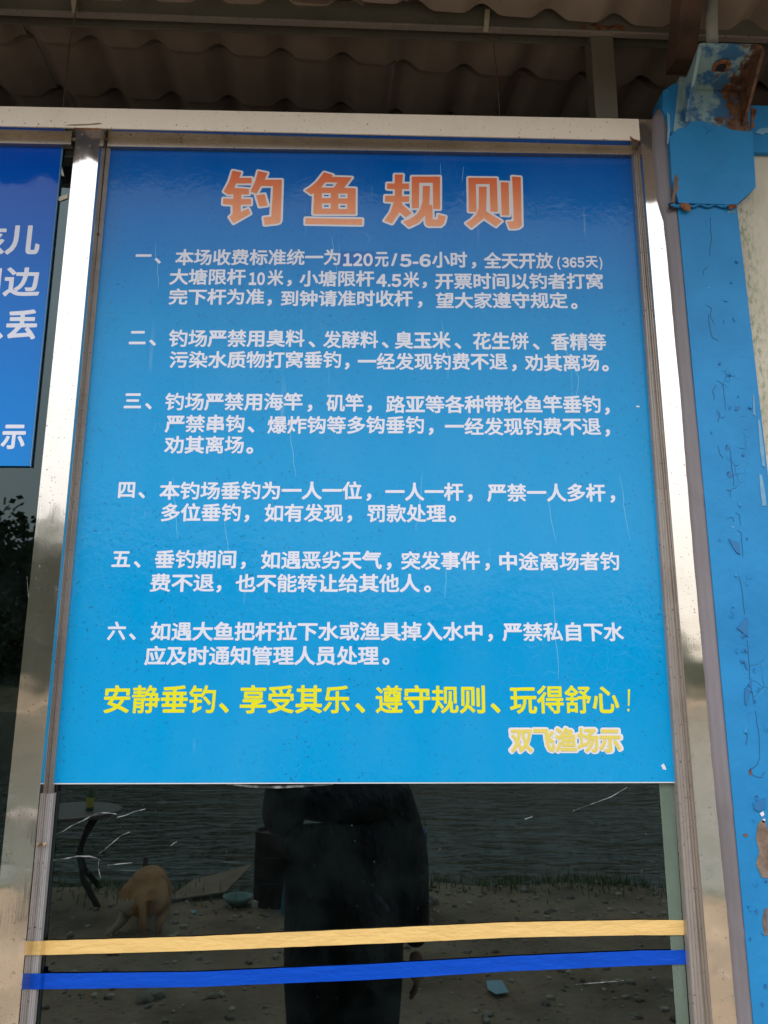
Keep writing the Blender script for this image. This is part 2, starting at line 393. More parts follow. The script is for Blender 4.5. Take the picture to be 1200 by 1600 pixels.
strap(114, -20, 117, 20, .006, 'pale flat strap over the purlin near the left corner'); strap(762, 14, 759, 49, .0058, 'pale flat strap hooked round the purlin above the title')
def line(name, pts, r, mat, label, cat, yy=.02):
    bm = bmesh.new(); tube(bm, [at(x, y, d) for x, y, d in pts], r, 6); return tag(obj(name, bm, mat, None, True), label, cat)
line('wire', [(124, -20, -.014), (118, 20, -.014), (110, 60, .05), (104, 110, .05), (98, 175, .05), (96, 220, .05)], .0016, WIRE, 'thin rusty wire hanging from the purlin at the left', 'wire')
line('wire', [(764, -20, -.014), (763, 12, -.014), (768, 46, .02), (776, 110, .03), (781, 182, .03), (783, 230, .03)], .0013, WIRE, 'thin rusty wire hanging from the purlin above the title', 'wire')

# ------------------------------------------------------------------ window: frame, sash, glass
win = tag(empty('shop_window', (0, 0, .62)), 'stainless steel framed window of dark tinted glass behind the rules board', 'window')
FY = -.045
XR = at(1005, 230, FY)
def quadbar(name, L0, R0, L1, R1, y0, y1, mat, bev=.0015, parent=win):    # upright bar from photo edges at its top and its foot
    bm = bmesh.new()
    loft(bm, [[(a.x, y0, a.z), (b.x, y0, b.z), (b.x, y1, b.z), (a.x, y1, a.z)] for a, b in ((L0, R0), (L1, R1))])
    return obj(name, bm, mat, parent, bevel=bev)
def ext(px0, py0, px1, py1, pya, pyb, y):            # extend an edge to other heights
    f = lambda py: at(px0+(px1-px0)*(py-py0)/(py1-py0), py, y); return f(pya), f(pyb)
# mullion: polished front, its flanks
La, Lb = ext(113.5, 260, 19, 1180, 201.5, 2150, FY); Ra, Rb = ext(152.5, 260, 67.3, 1180, 201.5, 2150, FY)
Ra.z = La.z; Rb.z = Lb.z
quadbar('mullion', La, Ra, Lb, Rb, FY, .0, POLISHED, .0012)
# right jamb
La2, Lb2 = ext(1003.5, 260, 1079, 1180, 186.3, 2150, FY); Ra2, Rb2 = ext(1034, 260, 1120, 1180, 186.3, 2150, FY)
La2, _ = ext(1000, 205, 1079, 1180, 186.3, 2150, FY)
Ra2.z = La2.z; Rb2.z = Lb2.z
quadbar('jamb', La2, Ra2, Lb2, Rb2, FY, .0, POLISHED, .0012)
# top rail
tl, tr_ = at(-900, 148, FY), at(999.3, 186, FY); bl, br = at(-900, 176.5, FY), at(999.3, 219, FY)
tl.x = bl.x; tr_.x = br.x = La2.x-.0012
bm = bmesh.new(); loft(bm, [[(p.x, FY, p.z), (p.x, FY, q.z), (p.x, 0.0, q.z), (p.x, 0.0, p.z)] for p, q in ((tl, bl), (tr_, br))])
obj('top_rail', bm, TOPBAR, win, bevel=.002)
def fleck_on(pts, y, mat, name):
    bm = bmesh.new(); P = [at(px, py, y) for px, py in pts]; prism(bm, [(p.x, p.z) for p in P], y-.0004, y+.0006); return obj(name, bm, mat, win)
fleck_on([(116, 199), (121, 200.5), (140, 201), (152, 200), (157, 202), (150, 203.5), (138, 203), (124, 203.2), (118, 203)], FY, RUST, 'joint_rust')
fleck_on([(984, 212), (990, 217), (998, 219.5), (998, 222), (990, 221), (985, 218)], FY, RUST, 'joint_rust')
fleck_on([(101, 196), (110, 194.5), (140, 193.5), (156, 192), (160, 193.5), (150, 195), (118, 196.6)], FY, M('joint_grime', (.30, .22, .14), .8).m, 'joint_grime')
for i in range(34):
    px = random.uniform(0, 990); y_ = random.gauss(196, 7)+px*.0195; r_ = random.uniform(.5, 1.3)
    fleck_on([(px-r_, y_), (px, y_-r_), (px+r_, y_), (px, y_+r_*.9)], FY, M('grime_speck', (.16, .11, .07), .8).m if i == 0 else bpy.data.materials['grime_speck'], 'grime_speck')
for xa, xb in ((bl.x, La.x), (Ra.x, La2.x)):
    za, zb = [bl.z+(x-bl.x)/(br.x-bl.x)*(br.z-bl.z) for x in (xa, xb)]
    bm = bmesh.new(); loft(bm, [[(x, FY+.002, z-.0012), (x, -.013, z-.0012), (x, -.013, z+.0004), (x, FY+.002, z+.0004)] for x, z in ((xa+.001, za), (xb-.001, zb))]); obj('rail_underside', bm, POLISHED_SIDE, win)
# inner sash channels: grooved aluminium, front a little behind the frame
def grooved(name, e0, e1, y0, y1, mat, n=4, flip=False):
    # e0/e1: (left,right) points at top and foot
    bm = bmesh.new(); rings = []
    for (a, b) in (e0, e1):
        r = []
        for i in range(n*3+1):
            t = i/(n*3); dy = .0022 if i % 3 == 1 else 0.0
            r.append((a.x+(b.x-a.x)*t, y0+dy+(y1*.0), a.z))
        r += [(b.x, .004, a.z), (a.x, .004, a.z)]
        rings.append(r)
    loft(bm, rings); return obj(name, bm, mat, win, bevel=0)
SY = -.008
a0, a1 = ext(163.5, 260, 77, 1180, 214, 2150, SY); b0, b1 = ext(169.5, 260, 86.2, 1180, 214, 2150, SY)
zj = at(400, 1240, SY).z
def cutz(a, b, z):
    t = (z-a.z)/(b.z-a.z); return a.lerp(b, t)
am, bm_ = cutz(a0, a1, zj), cutz(b0, b1, zj)
a0.z = b0.z
grooved('sash_channel', (a0, b0), (am, bm_), SY, 0, SASH)
bm_2 = bm_.copy(); bm_2.x += .004; b12 = b1.copy(); b12.x += .004; a1.z = b12.z = b1.z
grooved('sash_channel', (am, bm_2), (a1, b12), SY-.0015, 0, SASH_W)
SY2 = -.014
a0r, a1r = ext(989.5, 260, 1054.5, 1180, 229, 2150, SY2); b0r, b1r = ext(1001, 260, 1073, 1180, 229, 2150, SY2); a0r.z = b0r.z; a1r.z = b1r.z
a0r.x += .001
grooved('sash_channel', (a0r, b0r), (a1r, b1r), SY2, 0, SASH, 4)
# head channel under the top rail
def hbar(name, l, r, lb, rb, y0, y1, mat):
    bm = bmesh.new(); loft(bm, [[(p.x, y0, p.z), (p.x, y0, q.z), (p.x, y1, q.z), (p.x, y1, p.z)] for p, q in ((l, lb), (r, rb))]); return obj(name, bm, mat, win, bevel=.001)
hz = lambda px, py, y: at(px, py, y)
l, lb = hz(171, 217, -.012), hz(171, 229, -.012); r, rb = hz(986, 236, -.012), hz(986, 242, -.012); l.x = lb.x = a0.x+.003; r.x = rb.x = b0r.x-.003
l.z = bl.z+ (l.x-bl.x)/(br.x-bl.x)*(br.z-bl.z)-.0006; r.z = br.z-.0006
hbar('head_channel', l, r, lb, rb, -.013, .004, UNDER)
l, lb = hz(-300, 213, -.012), hz(-300, 219, -.012); r, rb = hz(112, 215, -.012), hz(112, 226, -.012); l.x = lb.x = -2.3
l.z = tl.z-.03; r.z = bl.z+(r.x-bl.x)/(br.x-bl.x)*(br.z-bl.z)-.0006; l.z = bl.z+.001
hbar('head_channel', l, r, lb, rb, -.013, .004, UNDER)
# panes
bm = bmesh.new(); box(bm, (b0.x-.35, .006, .62), (b0r.x+.1, .011, tr_.z-.02)); obj('glass_pane', bm, GLASS, win)
bm = bmesh.new(); box(bm, (-3.0, .006, .62), (b0.x-.352, .011, tr_.z-.02)); obj('glass_pane', bm, GLASS, win)
FILM = M('cloudy_film', (.20, .27, .22), .5); FILM.set(FILM.p.inputs['Alpha'], FILM.ramp(FILM.noise(30, 5, .6, (1, 1, .3)), [(.3, .38), (.7, .58)])); FILM = FILM.m
fa, fb = ext(1031, 1240, 1056, 1590, 1215, 1700, .004), ext(1052, 1222, 1076, 1590, 1215, 1700, .004)
bm = bmesh.new(); prism(bm, [(p.x, p.z) for p in (fa[1], fb[1], fb[0], fa[0])], .0042, .0052); obj('film_edge', bm, FILM, win)
# scratches and torn film on the glass
SCR = M('pale_scratch', (.30, .32, .33), .5); SCR.col(SCR.ramp(SCR.noise(60, 3), [(.38, (.03, .04, .04)), (.62, (.30, .32, .33))])); SCR = SCR.m
def stroke(name, pts, wpx, y, mat, parent=win, th=.0006):
    bm = bmesh.new(); P = [at(x, yy, y) for x, yy in pts]; rings = []
    for i, p in enumerate(P):
        t = (P[min(i+1, len(P)-1)]-P[max(i-1, 0)]).normalized(); nrm = Vector((-t.z, 0, t.x))
        w_ = wpx*(.0013)*(.35+.65*math.sin(math.pi*(i+.4)/(len(P)-.2)))
        rings.append([p+nrm*w_/2, p-nrm*w_/2, p-nrm*w_/2+Vector((0, th, 0)), p+nrm*w_/2+Vector((0, th, 0))])
    loft(bm, rings); return obj(name, bm, mat, parent)
for pts, w_ in (([(88, 1304), (100, 1298), (112, 1290), (130, 1282), (142, 1275), (155, 1270), (168, 1270), (182, 1272)], 3.0), ([(183, 1277), (196, 1274), (210, 1268), (227, 1264)], 2.2),
              ([(83, 1344), (100, 1342), (120, 1338), (140, 1338), (152, 1341), (157, 1345)], 2.8), ([(153, 1335), (165, 1326), (178, 1315), (190, 1305), (203, 1300)], 1.8),
              ([(168, 1352), (185, 1350), (207, 1348)], 1.8), ([(154, 1346), (154, 1358), (157, 1372)], 1.5), ([(266, 1322), (272, 1317), (277, 1315)], 2.0), ([(895, 1267), (925, 1256), (955, 1245), (980, 1230)], 1.6),
              ([(820, 1280), (832, 1276)], 2.0), ([(900, 1538), (940, 1535), (975, 1532)], 1.8), ([(42, 900), (46, 955), (47, 990)], 1.2)):
    stroke('scratch', pts, w_*.6, .0048, SCR)
# white torn edge below the board
stroke('torn_film', [(355, 1225), (390, 1228.5), (430, 1230), (470, 1228.5), (520, 1225)], 3.5, .003, SCR)
# light flecks where paper was peeled at the left pane
FLECK = M('peeled_paper', (.62, .58, .48), .8).m
for poly in ([(93, 262), (96, 258), (100, 275), (96, 274)], [(88, 309), (105, 303), (106, 309), (93, 314)]):
    bm = bmesh.new(); P = [at(x, y, .0035) for x, y in poly]; prism(bm, [(p.x, p.z) for p in P], .0035, .0055); obj('paper_scrap', bm, FLECK, win)

# ------------------------------------------------------------------ lettering
_gc = {}
_fc = bpy.data.curves.new('font_probe', 'FONT'); _fo = bpy.data.objects.new('font_probe', _fc); COL.objects.link(_fo); _fc.resolution_u = 4
def glyph_edges(ch):
    _fc.body = ch
    dg = bpy.context.evaluated_depsgraph_get(); e = _fo.evaluated_get(dg); m_ = e.to_mesh()
    b = bmesh.new(); b.from_mesh(m_); bmesh.ops.remove_doubles(b, verts=b.verts, dist=1e-5)
    E_ = np.array([[*ed.verts[0].co.xy, *ed.verts[1].co.xy] for ed in b.edges if len(ed.link_faces) == 1])
    b.free(); e.to_mesh_clear(); return E_
def sdf_loops(E_, off, n, fx=1.0):
    """outline of the shape bounded by edges E_, grown by off; n samples per unit"""
    pad = off+.04
    x0, x1 = E_[:, [0, 2]].min()-pad, E_[:, [0, 2]].max()+pad; y0, y1 = E_[:, [1, 3]].min()-pad, E_[:, [1, 3]].max()+pad
    X = np.arange(x0, x1+1/n, 1/n); Y = np.arange(y0, y1+1/n, 1/n)
    gx, gy = np.meshgrid(X, Y, indexing='ij'); P = np.stack([gx.ravel(), gy.ravel()], 1).astype(np.float32)
    d2 = np.full(len(P), 9.0, np.float32); ins = np.zeros(len(P), bool)
    for ax, ay, bx, by in E_:
        dx, dy = bx-ax, by-ay; L = dx*dx+dy*dy+1e-12
        t = np.clip(((P[:, 0]-ax)*dx+(P[:, 1]-ay)*dy)/L, 0, 1)
        q = (P[:, 0]-ax-t*dx)**2+(P[:, 1]-ay-t*dy)**2; d2 = np.minimum(d2, q)
        if ay != by:
            c = ((ay > P[:, 1]) != (by > P[:, 1])) & (P[:, 0] < dx*(P[:, 1]-ay)/dy+ax); ins ^= c
    S = (np.where(ins, -1, 1)*np.sqrt(d2)-off).reshape(gx.shape)
    S[np.abs(S) < 1e-6] = 1e-6
    IN = S < 0
    cell = IN[:-1, :-1].astype(int)+IN[1:, :-1]*2+IN[1:, 1:]*4+IN[:-1, 1:]*8
    nxt = {}
    TBL = {1: [(3, 0)], 2: [(0, 1)], 3: [(3, 1)], 4: [(1, 2)], 5: [(3, 0), (1, 2)], 6: [(0, 2)], 7: [(3, 2)], 8: [(2, 3)], 9: [(2, 0)], 10: [(0, 1), (2, 3)], 11: [(2, 1)], 12: [(1, 3)], 13: [(1, 0)], 14: [(0, 3)]}
    def key(i, j, e):
        return ((i, j, 0), (i+1, j, 1), (i, j+1, 0), (i, j, 1))[e]
    for i, j in np.argwhere((cell > 0) & (cell < 15)):
        for a_, b_ in TBL[cell[i, j]]: nxt[key(i, j, a_)] = key(i, j, b_)
    def pt(k):
        i, j, v_ = k
        if v_ == 0: s0, s1 = S[i, j], S[i+1, j]; t = s0/(s0-s1); return (X[i]+t/n, Y[j])
        s0, s1 = S[i, j], S[i, j+1]; t = s0/(s0-s1); return (X[i], Y[j]+t/n)
    loops = []
    while nxt:
        k = next(iter(nxt)); loop = []
        while k in nxt:
            loop.append(pt(k)); k = nxt.pop(k)
        if len(loop) > 5: loops.append(simplify(loop, .0035))
    return [l_ for l_ in loops if len(l_) > 2]
def simplify(L, eps):
    A = np.array(L); n = len(A); far = int(np.argmax(((A-A[0])**2).sum(1)))
    def dp(i, j):
        out = []; st = [(i, j)]; keep = set()
        while st:
            a_, b_ = st.pop()
            if b_-a_ < 2: continue
            p, q = A[a_ % n], A[b_ % n]; d_ = q-p; L_ = math.hypot(*d_)+1e-9
            idx = np.arange(a_+1, b_) % n; ds = np.abs((A[idx, 0]-p[0])*d_[1]-(A[idx, 1]-p[1])*d_[0])/L_
            m_ = int(ds.argmax())
            if ds[m_] > eps: keep.add(a_+1+m_); st += [(a_, a_+1+m_), (a_+1+m_, b_)]
        return keep
    ks = {0, far} | dp(0, far) | dp(far, n)
    return [tuple(A[k % n]) for k in sorted(ks)]
_em = None
def glyph(ch, off):
    k = (ch, off)
    if k not in _gc:
        E_ = glyph_edges(chr(ord(ch)+0xFEE0) if ch.isdigit() else ch)
        ext_ = (E_[:, [0, 2]].min(), E_[:, [0, 2]].max()) if len(E_) else (0, .3)
        area_dense = min(len(E_)/110, 1)
        o2 = off*(1.12-.42*area_dense) if off < .05 else off
        _gc[k] = (sdf_loops(E_, o2, 84), ext_[0]-o2, ext_[1]+o2, E_[:, [1, 3]].min()-o2, E_[:, [1, 3]].max()+o2)
    return _gc[k]
_e = glyph_edges('国'); CY = (_e[:, [1, 3]].min()+_e[:, [1, 3]].max())/2; EMH = (_e[:, [1, 3]].max()-_e[:, [1, 3]].min())/.88
ADV = EMH
PUNCT = '、，。！'
def run_loops(txt, off):
    """loops of a run laid out in em units; returns loops, ink x0, ink x1"""
    out = []; x = 0; lo = hi = None
    for ch in txt:
        L, g0, g1, gy0, gy1 = glyph(ch, off*1.4 if ch.isdigit() else off)
        if ord(ch) > 0x2000: sh = x; x += ADV
        else: sh = x-g0; x += (g1-g0)+.055
        out.append([[(p[0]+sh, p[1]) for p in l_] for l_ in L])
        if lo is None: lo = g0+sh
        hi = g1+sh
    return out, lo, hi
from mathutils.geometry import delaunay_2d_cdt
def fill2d(loops):
    vs_, es_ = [], []
    for L in loops:
        n0 = len(vs_); n = len(L); vs_ += [Vector(q) for q in L]; es_ += [(n0+i, n0+(i+1) % n) for i in range(n)]
    V_, _, F_, *_r = delaunay_2d_cdt(vs_, es_, [], 0, 1e-6)
    V_ = np.array([tuple(v) for v in V_]); C_ = V_[np.array(F_)].mean(1); ins = np.zeros(len(F_), bool)
    for L in loops:
        A = np.array(L); B = np.roll(A, -1, 0)
        for (ax, ay), (bx, by) in zip(A, B):
            if ay != by: ins ^= ((ay > C_[:, 1]) != (by > C_[:, 1])) & (C_[:, 0] < (bx-ax)*(C_[:, 1]-ay)/(by-ay)+ax)
    return V_, [f for f, k in zip(F_, ins) if k]
def sheet_mesh(name, groups, y, mat, parent):           # groups: lists of loops, one per character
    vs_, fs_ = [], []
    for gi, L in enumerate(groups):                     # neighbouring characters may overlap: each lies a hair lower
        V_, F_ = fill2d(L); n0 = len(vs_); vs_ += [(x, y+.00005*(gi % 3), z) for x, z in V_]; fs_ += [tuple(n0+i for i in f) for f in F_]
    me = bpy.data.meshes.new(name); me.from_pydata(vs_, [], fs_); me.materials.append(mat)
    ob = bpy.data.objects.new(name, me); COL.objects.link(ob)
    if parent: ob.parent = parent; me.transform(parent.matrix_basis.inverted())
    return ob
BY = -.0022        # front of the board
def text_line(name, yl, yr, h, runs, mat, parent, off=.030, y=BY, xl=250, xr=940, small=None, th=.0003):
    loops = []
    for ri, (txt, x0, x1) in enumerate(runs):
        L, lo, hi = run_loops(txt, off)
        yc = yl+(yr-yl)*((x0+x1)/2-xl)/(xr-xl)
        P0, P1 = at(x0, yc, y), at(x1, yc, y)
        hh = h if len(runs[ri]) == 3 else h
        hz_ = (at((x0+x1)/2, yc-hh/2, y)-at((x0+x1)/2, yc+hh/2, y)).z
        if txt in PUNCT:
            s = hz_/(EMH*.93); sx = s; ox = (P0.x+P1.x)/2-(lo+hi)/2*s
        elif ord(txt[0]) < 0x2000:
            if any(c_.isdigit() for c_ in txt):
                gq = [glyph(c_, off*1.4) for c_ in txt if c_.isdigit()]; g0, g1 = min(a[3] for a in gq), max(a[4] for a in gq)
                s = .85*hz_/(g1-g0); cyq = (g0+g1)/2+.06*hz_/s
            else: s = hz_/(EMH*.93); cyq = CY
            sx = (P1.x-P0.x)/(hi-lo); ox = P0.x-lo*sx
        else:
            s = hz_/(EMH*.93); sx = (P1.x-P0.x)/(hi-lo); ox = P0.x-lo*sx
        zc = (P0.z+P1.z)/2; slope = (P1.z-P0.z)/max(P1.x-P0.x, 1e-6)
        cy_ = cyq if ord(txt[0]) < 0x2000 else CY
        if txt in PUNCT: slope = 0
        for G in L:
            loops.append([[(p[0]*sx+ox, zc+(p[1]-cy_)*s+slope*(p[0]*sx+ox-(P0.x+P1.x)/2)) for p in l_] for l_ in G])
        if ri+1 == len(runs) or runs[ri+1][1]-x1 > 8.5 and runs[ri+1][0] not in PUNCT or txt in PUNCT:
            out = sheet_mesh(name, loops, y-.0003, mat, parent); loops = []
    return out

# the board itself
c00, c10, c11, c01 = at(84, 1223.5, BY), at(1053, 1221.5, BY), at(984.5, 241, BY), at(171, 229, BY)
bz0, bz1 = c00.z, c01.z
VINYL = vinyl('blue_gradient_vinyl', bz0, bz1, [(0, (.0, .30, .66)), (.45, (.0, .285, .63)), (.70, (.0, .25, .60)), (.86, (.0, .175, .57)), (1, (.0, .095, .48))], .085, 1.0)
board = tag(empty('rules_board', ((c00.x+c10.x)/2, 0, c00.z)), 'big blue fishing rules board with orange title and white rules behind the window frame', 'sign')
bm = bmesh.new(); c11.z += .002; c01.z += .001; c01.x -= .004; c00.x -= .001; c11.x += .006; c10.x += .004
prism(bm, [(c00.x, c00.z), (c10.x, c10.z), (c11.x, c11.z), (c01.x, c01.z)], BY, .0035)
obj('board_sheet', bm, VINYL, board)
# white cut edge at the foot
bm = bmesh.new(); prism(bm, [(c00.x, c00.z-.0022), (c10.x, c10.z-.0022), (c10.x, c10.z-.0002), (c00.x, c00.z-.0002)], BY+.0004, .0033)
obj('board_edge', bm, INK_CREAM, board)

# title, drawn stroke by stroke
T = [((340, 255), [[(235,118),(372,145),(340,232),(532,232),(532,318),(290,318),(258,388),(490,403),(488,490),(372,490),(372,562),(522,562),(522,648),(362,648),(362,765),(480,712),(512,790),(250,940),(185,845),(235,795),(235,652),(85,642),(90,552),(245,562),(245,485),(165,492),(95,445),(180,290)],
      [(632,125),(782,155),(735,260),(1005,262),(985,900),(970,930),(930,945),(735,965),(718,850),(840,835),(868,358),(680,358),(610,480),(515,445),(590,280)], [(600,508),(735,485),(782,662),(655,680)]], []),
     ((465, 255), [[(415,145),(550,185),(528,215),(850,225),(725,388),(908,395),(905,800),(245,795),(258,470),(210,490),(120,425),(210,370),(300,290)], [(125,862),(1010,875),(1008,965),(120,950)]],
      [[(435,300),(625,305),(565,385),(365,382)], [(378,468),(520,468),(520,548),(378,548)], [(635,475),(780,475),(780,552),(635,552)], [(378,628),(518,628),(518,712),(378,712)], [(635,635),(778,635),(778,718),(635,718)]]),
     ((590, 260), [[(268,130),(395,130),(385,270),(490,270),(490,358),(380,358),(380,470),(492,470),(492,552),(370,560),(400,615),(532,730),(440,800),(345,715),(225,895),(105,850),(200,720),(255,560),(115,550),(118,462),(270,462),(270,358),(148,352),(150,268),(268,268)],
      [(535,162),(975,162),(975,668),(868,668),(862,258),(650,258),(645,655),(535,655)],
      [(708,308),(818,310),(808,600),(855,605),(860,830),(940,830),(945,755),(1062,785),(1050,850),(1030,900),(985,935),(800,935),(765,920),(750,890),(742,765),(640,880),(490,950),(395,868),(490,830),(560,790),(620,740),(665,670),(700,560)]], []),
     ((715, 260), [[(168,180),(612,185),(628,712),(512,708),(500,275),(285,278),(295,712),(175,708)], [(332,318),(455,322),(445,700),(560,780),(690,855),(600,940),(410,810),(215,965),(130,890),(220,830),(290,755),(330,650)],
      [(672,248),(798,255),(805,768),(690,765)], [(850,160),(985,170),(1000,930),(960,962),(900,975),(815,975),(775,865),(875,860),(878,800)]], [])]
for (ox, oy), outer, holes in T:
    fill = []
    wl = [[(at(ox+x/10, oy+y/10, BY).x, at(ox+x/10, oy+y/10, BY).z) for x, y in poly] for poly in outer+holes]
    E_ = np.array([[*p[i], *p[(i+1) % len(p)]] for p in wl for i in range(len(p))])
    org = E_[:, :2].min(0); E2 = (E_-np.tile(org, 2))*8
    sheet_mesh('title_outline', [[[(q[0]/8+org[0], q[1]/8+org[1]) for q in l_] for l_ in sdf_loops(E2, .0047*8, 150)]], BY-.0003, INK_CREAM, board)
    sheet_mesh('title_character', [wl], BY-.0007, INK_ORANGE, board)

R = [
 (400.5, 409.5, 24, [('一', 212, 237), ('、', 243, 251), ('本场收费标准统一为', 274, 532), ('120', 536, 582.5), ('元', 586, 607), ('/', 611, 621), ('5-6', 625, 673), ('小时', 675, 730), ('，', 738, 743), ('全天开放', 756, 864)]),
 (432, 441.6, 24, [('大塘限杆', 265, 384), ('10', 389, 414), ('米', 418, 443), ('，', 450, 455), ('小塘限杆', 468, 585), ('4.5', 588, 627), ('米', 630, 655), ('，', 661, 666), ('开票时间以钓者打窝', 680, 942)]),
 (463, 472, 24, [('完下杆为准', 264, 413), ('，', 419, 424), ('到钟请准时收杆', 439, 645), ('，', 654, 659), ('望大家遵守规定', 681, 887), ('。', 893, 901)]),
 (528, 535, 26, [('二', 202, 228), ('、', 235, 243), ('钓场严禁用臭料', 264, 476), ('、', 484, 491), ('发酵料', 505, 591), ('、', 598, 606), ('臭玉米', 617, 704), ('、', 711, 720), ('花生饼', 739, 826), ('、', 833, 842), ('香精等', 861, 947)]),
 (561, 568, 25.5, [('污染水质物打窝垂钓', 265, 533), ('，', 540, 545), ('一经发现钓费不退', 559, 793), ('，', 801, 806), ('劝其离场', 820, 936), ('。', 941, 950)]),
 (627, 634, 26.5, [('三', 194, 221), ('、', 228, 237), ('钓场严禁用海竿', 258, 473), ('，', 482, 487), ('矶竿', 510, 568), ('，', 575, 580), ('路亚等各种带轮鱼竿垂钓', 603, 938.5), ('，', 946, 951)]),
 (662, 668, 26.5, [('严禁串钩', 258, 382), ('、', 389, 396), ('爆炸钩等多钩垂钓', 418, 662.5), ('，', 671, 676), ('一经发现钓费不退', 695, 939), ('，', 946, 952)]),
 (695, 701, 26.5, [('劝其离场', 257, 381), ('。', 386, 395)]),
 (766, 771, 27, [('四', 185, 211), ('、', 218, 226), ('本钓场垂钓为一人一位', 249.5, 565.5), ('，', 574, 579), ('一人一杆', 602, 724), ('，', 732, 737), ('严禁一人多杆', 761, 946), ('，', 954, 960)]),
 (801, 804, 27, [('多位垂钓', 252, 376), ('，', 383, 389), ('如有发现', 413.5, 536), ('，', 544, 549), ('罚款处理', 574, 697), ('。', 702, 712)]),
 (874, 878, 27.5, [('五', 175, 204), ('、', 211, 219), ('垂钓期间', 242, 369), ('，', 378, 383), ('如遇恶劣天气', 408, 596.5), ('，', 605, 611), ('突发事件', 627, 750), ('，', 759, 764), ('中途离场者钓', 780, 967.5)]),
 (911, 913, 27.5, [('费不退', 234.5, 335), ('，', 340, 345), ('也不能转让给其他人', 368, 656), ('。', 663, 673)]),
 (986.5, 988, 28, [('六', 168, 196.6), ('、', 203, 212), ('如遇大鱼把杆拉下水或渔具掉入水中', 235.3, 754), ('，', 763.5, 769), ('严禁私自下水', 785, 974.4)]),
 (1025, 1025, 28.5, [('应及时通知管理人员处理', 226, 592), ('。', 598, 608)]),
]
# a newer patch under the price
bm = bmesh.new(); q = [at(x, y, BY) for x, y in ((531.5, 392), (585, 393), (585, 416.5), (531.5, 415.5))]
prism(bm, [(p.x, p.z) for p in q], BY-.00006, BY+.0004)
PATCH = vinyl('patch_vinyl', bz0, bz1, [(0, (.01, .16, .55)), (.78, (.012, .15, .52)), (1, (.01, .12, .5))], .12, .5)
obj('price_patch', bm, PATCH, board)
for yl, yr, h, runs in R: text_line('rule_phrase', yl, yr, h, runs, INK_WHITE, board)
text_line('rule_note', 409, 409, 19, [('(', 870.5, 875.5), ('365', 878, 913), ('天', 915, 934), (')', 936.5, 941)], INK_WHITE, board)
SL = [('安静垂钓', 162.5, 337), ('、', 344, 357), ('享受其乐', 375, 547), ('、', 557, 569), ('遵守规则', 587, 758), ('、', 768, 780), ('玩得舒心', 796.5, 967)]
text_line('slogan_line', 1093.5, 1094, 42.5, SL, INK_YELLOW, board, .026)
bm = bmesh.new()
for poly in ([(981, 1077), (984.5, 1077), (983.3, 1103), (981.2, 1103)], [(980.3, 1107.5), (983.3, 1107.5), (983.3, 1111.5), (980.3, 1111.5)]):
    prism(bm, [(at(x, y, BY).x, at(x, y, BY).z) for x, y in poly], BY-.0004, BY-.00002)
obj('slogan_mark', bm, INK_YELLOW, board)
SG = [('双飞渔场示', 798, 969.5)]
text_line('signature_outline', 1157, 1157, 36.5, [('双飞渔场示', 793.5, 974)], INK_CREAM, board, .105, y=BY)
text_line('signature_line', 1157, 1157, 36.5, SG, INK_PALE, board, .036, y=BY-.0007)
# small tears in the vinyl
for pts in ([(1033, 1196), (1037, 1193), (1040, 1199), (1041, 1203), (1036, 1202)], [(994, 634), (999, 634), (999, 636.5), (994, 636)]):
    bm = bmesh.new(); prism(bm, [(at(x, y, BY).x, at(x, y, BY).z) for x, y in pts], BY-.0004, BY-.00002); obj('vinyl_tear', bm, INK_CREAM, board)
HAIR = M('hairline_crease', (.12, .42, .68), .5).m
for pts in ([(690, 500), (702, 560), (700, 592)], [(870, 520), (905, 590), (895, 640)], [(855, 770), (862, 810), (869, 848)], [(968, 740), (975, 790), (985, 845)], [(863, 925), (868, 985), (873, 1060)], [(450, 650), (456, 700), (462, 745)],
            [(243, 380), (246, 420), (247, 450)], [(271, 745), (274, 800), (277, 842)], [(350, 810), (356, 850), (360, 880)], [(660, 740), (655, 790), (650, 830)], [(700, 860), (697, 900), (695, 935)], [(518, 370), (523, 395), (528, 440)], [(724, 260), (722, 285)], [(688, 255), (690, 300)]):
    n_ = []
    for a_, b_ in zip(pts, pts[1:]):
        for k in range(5): t = k/5; n_.append((a_[0]+(b_[0]-a_[0])*t+random.uniform(-1.2, 1.2), a_[1]+(b_[1]-a_[1])*t))
    stroke('crease', n_+[pts[-1]], 1.0, BY-.00015, HAIR, board, .0001)

# the neighbouring board at the left
e00, e11 = at(46, 728, BY), at(96.5, 228, BY)
VIN2 = vinyl('deep_blue_vinyl', e00.z, e11.z, [(0, (.0, .20, .62)), (.5, (.0, .15, .57)), (1, (.0, .07, .50))], .022, .25, .012)  # blue lightened lower down to paint in the sky's reflection
b2 = tag(empty('notice_board', (-1.6, 0, e00.z)), 'glossy blue notice board cut by the left edge, behind the mullion', 'sign')
bm = bmesh.new(); prism(bm, [(-2.3, e00.z-.01), (e00.x, e00.z), (e11.x, e11.z), (-2.3, e11.z)], BY, .0035); obj('board_sheet', bm, VIN2, b2)
bm = bmesh.new(); prism(bm, [(e00.x+.0002, e00.z), (e00.x+.0022, e00.z-.002), (e11.x+.0022, e11.z), (e11.x+.0002, e11.z)], BY+.0005, .0034); obj('board_edge', bm, M('cut_board_edge', (.10, .26, .5), .5).m, b2)
text_line('notice_line', 375, 375, 45, [('带小孩儿', -151, 63)], INK_WHITE, b2, .034, xl=0, xr=60)
text_line('notice_line', 441, 441, 44, [('塘周边', -108, 63)], INK_WHITE, b2, .034, xl=0, xr=60)
text_line('notice_line', 508, 508, 45, [('丢', 10, 58), ('、', -10, 4)], INK_WHITE, b2, .034, xl=0, xr=60)
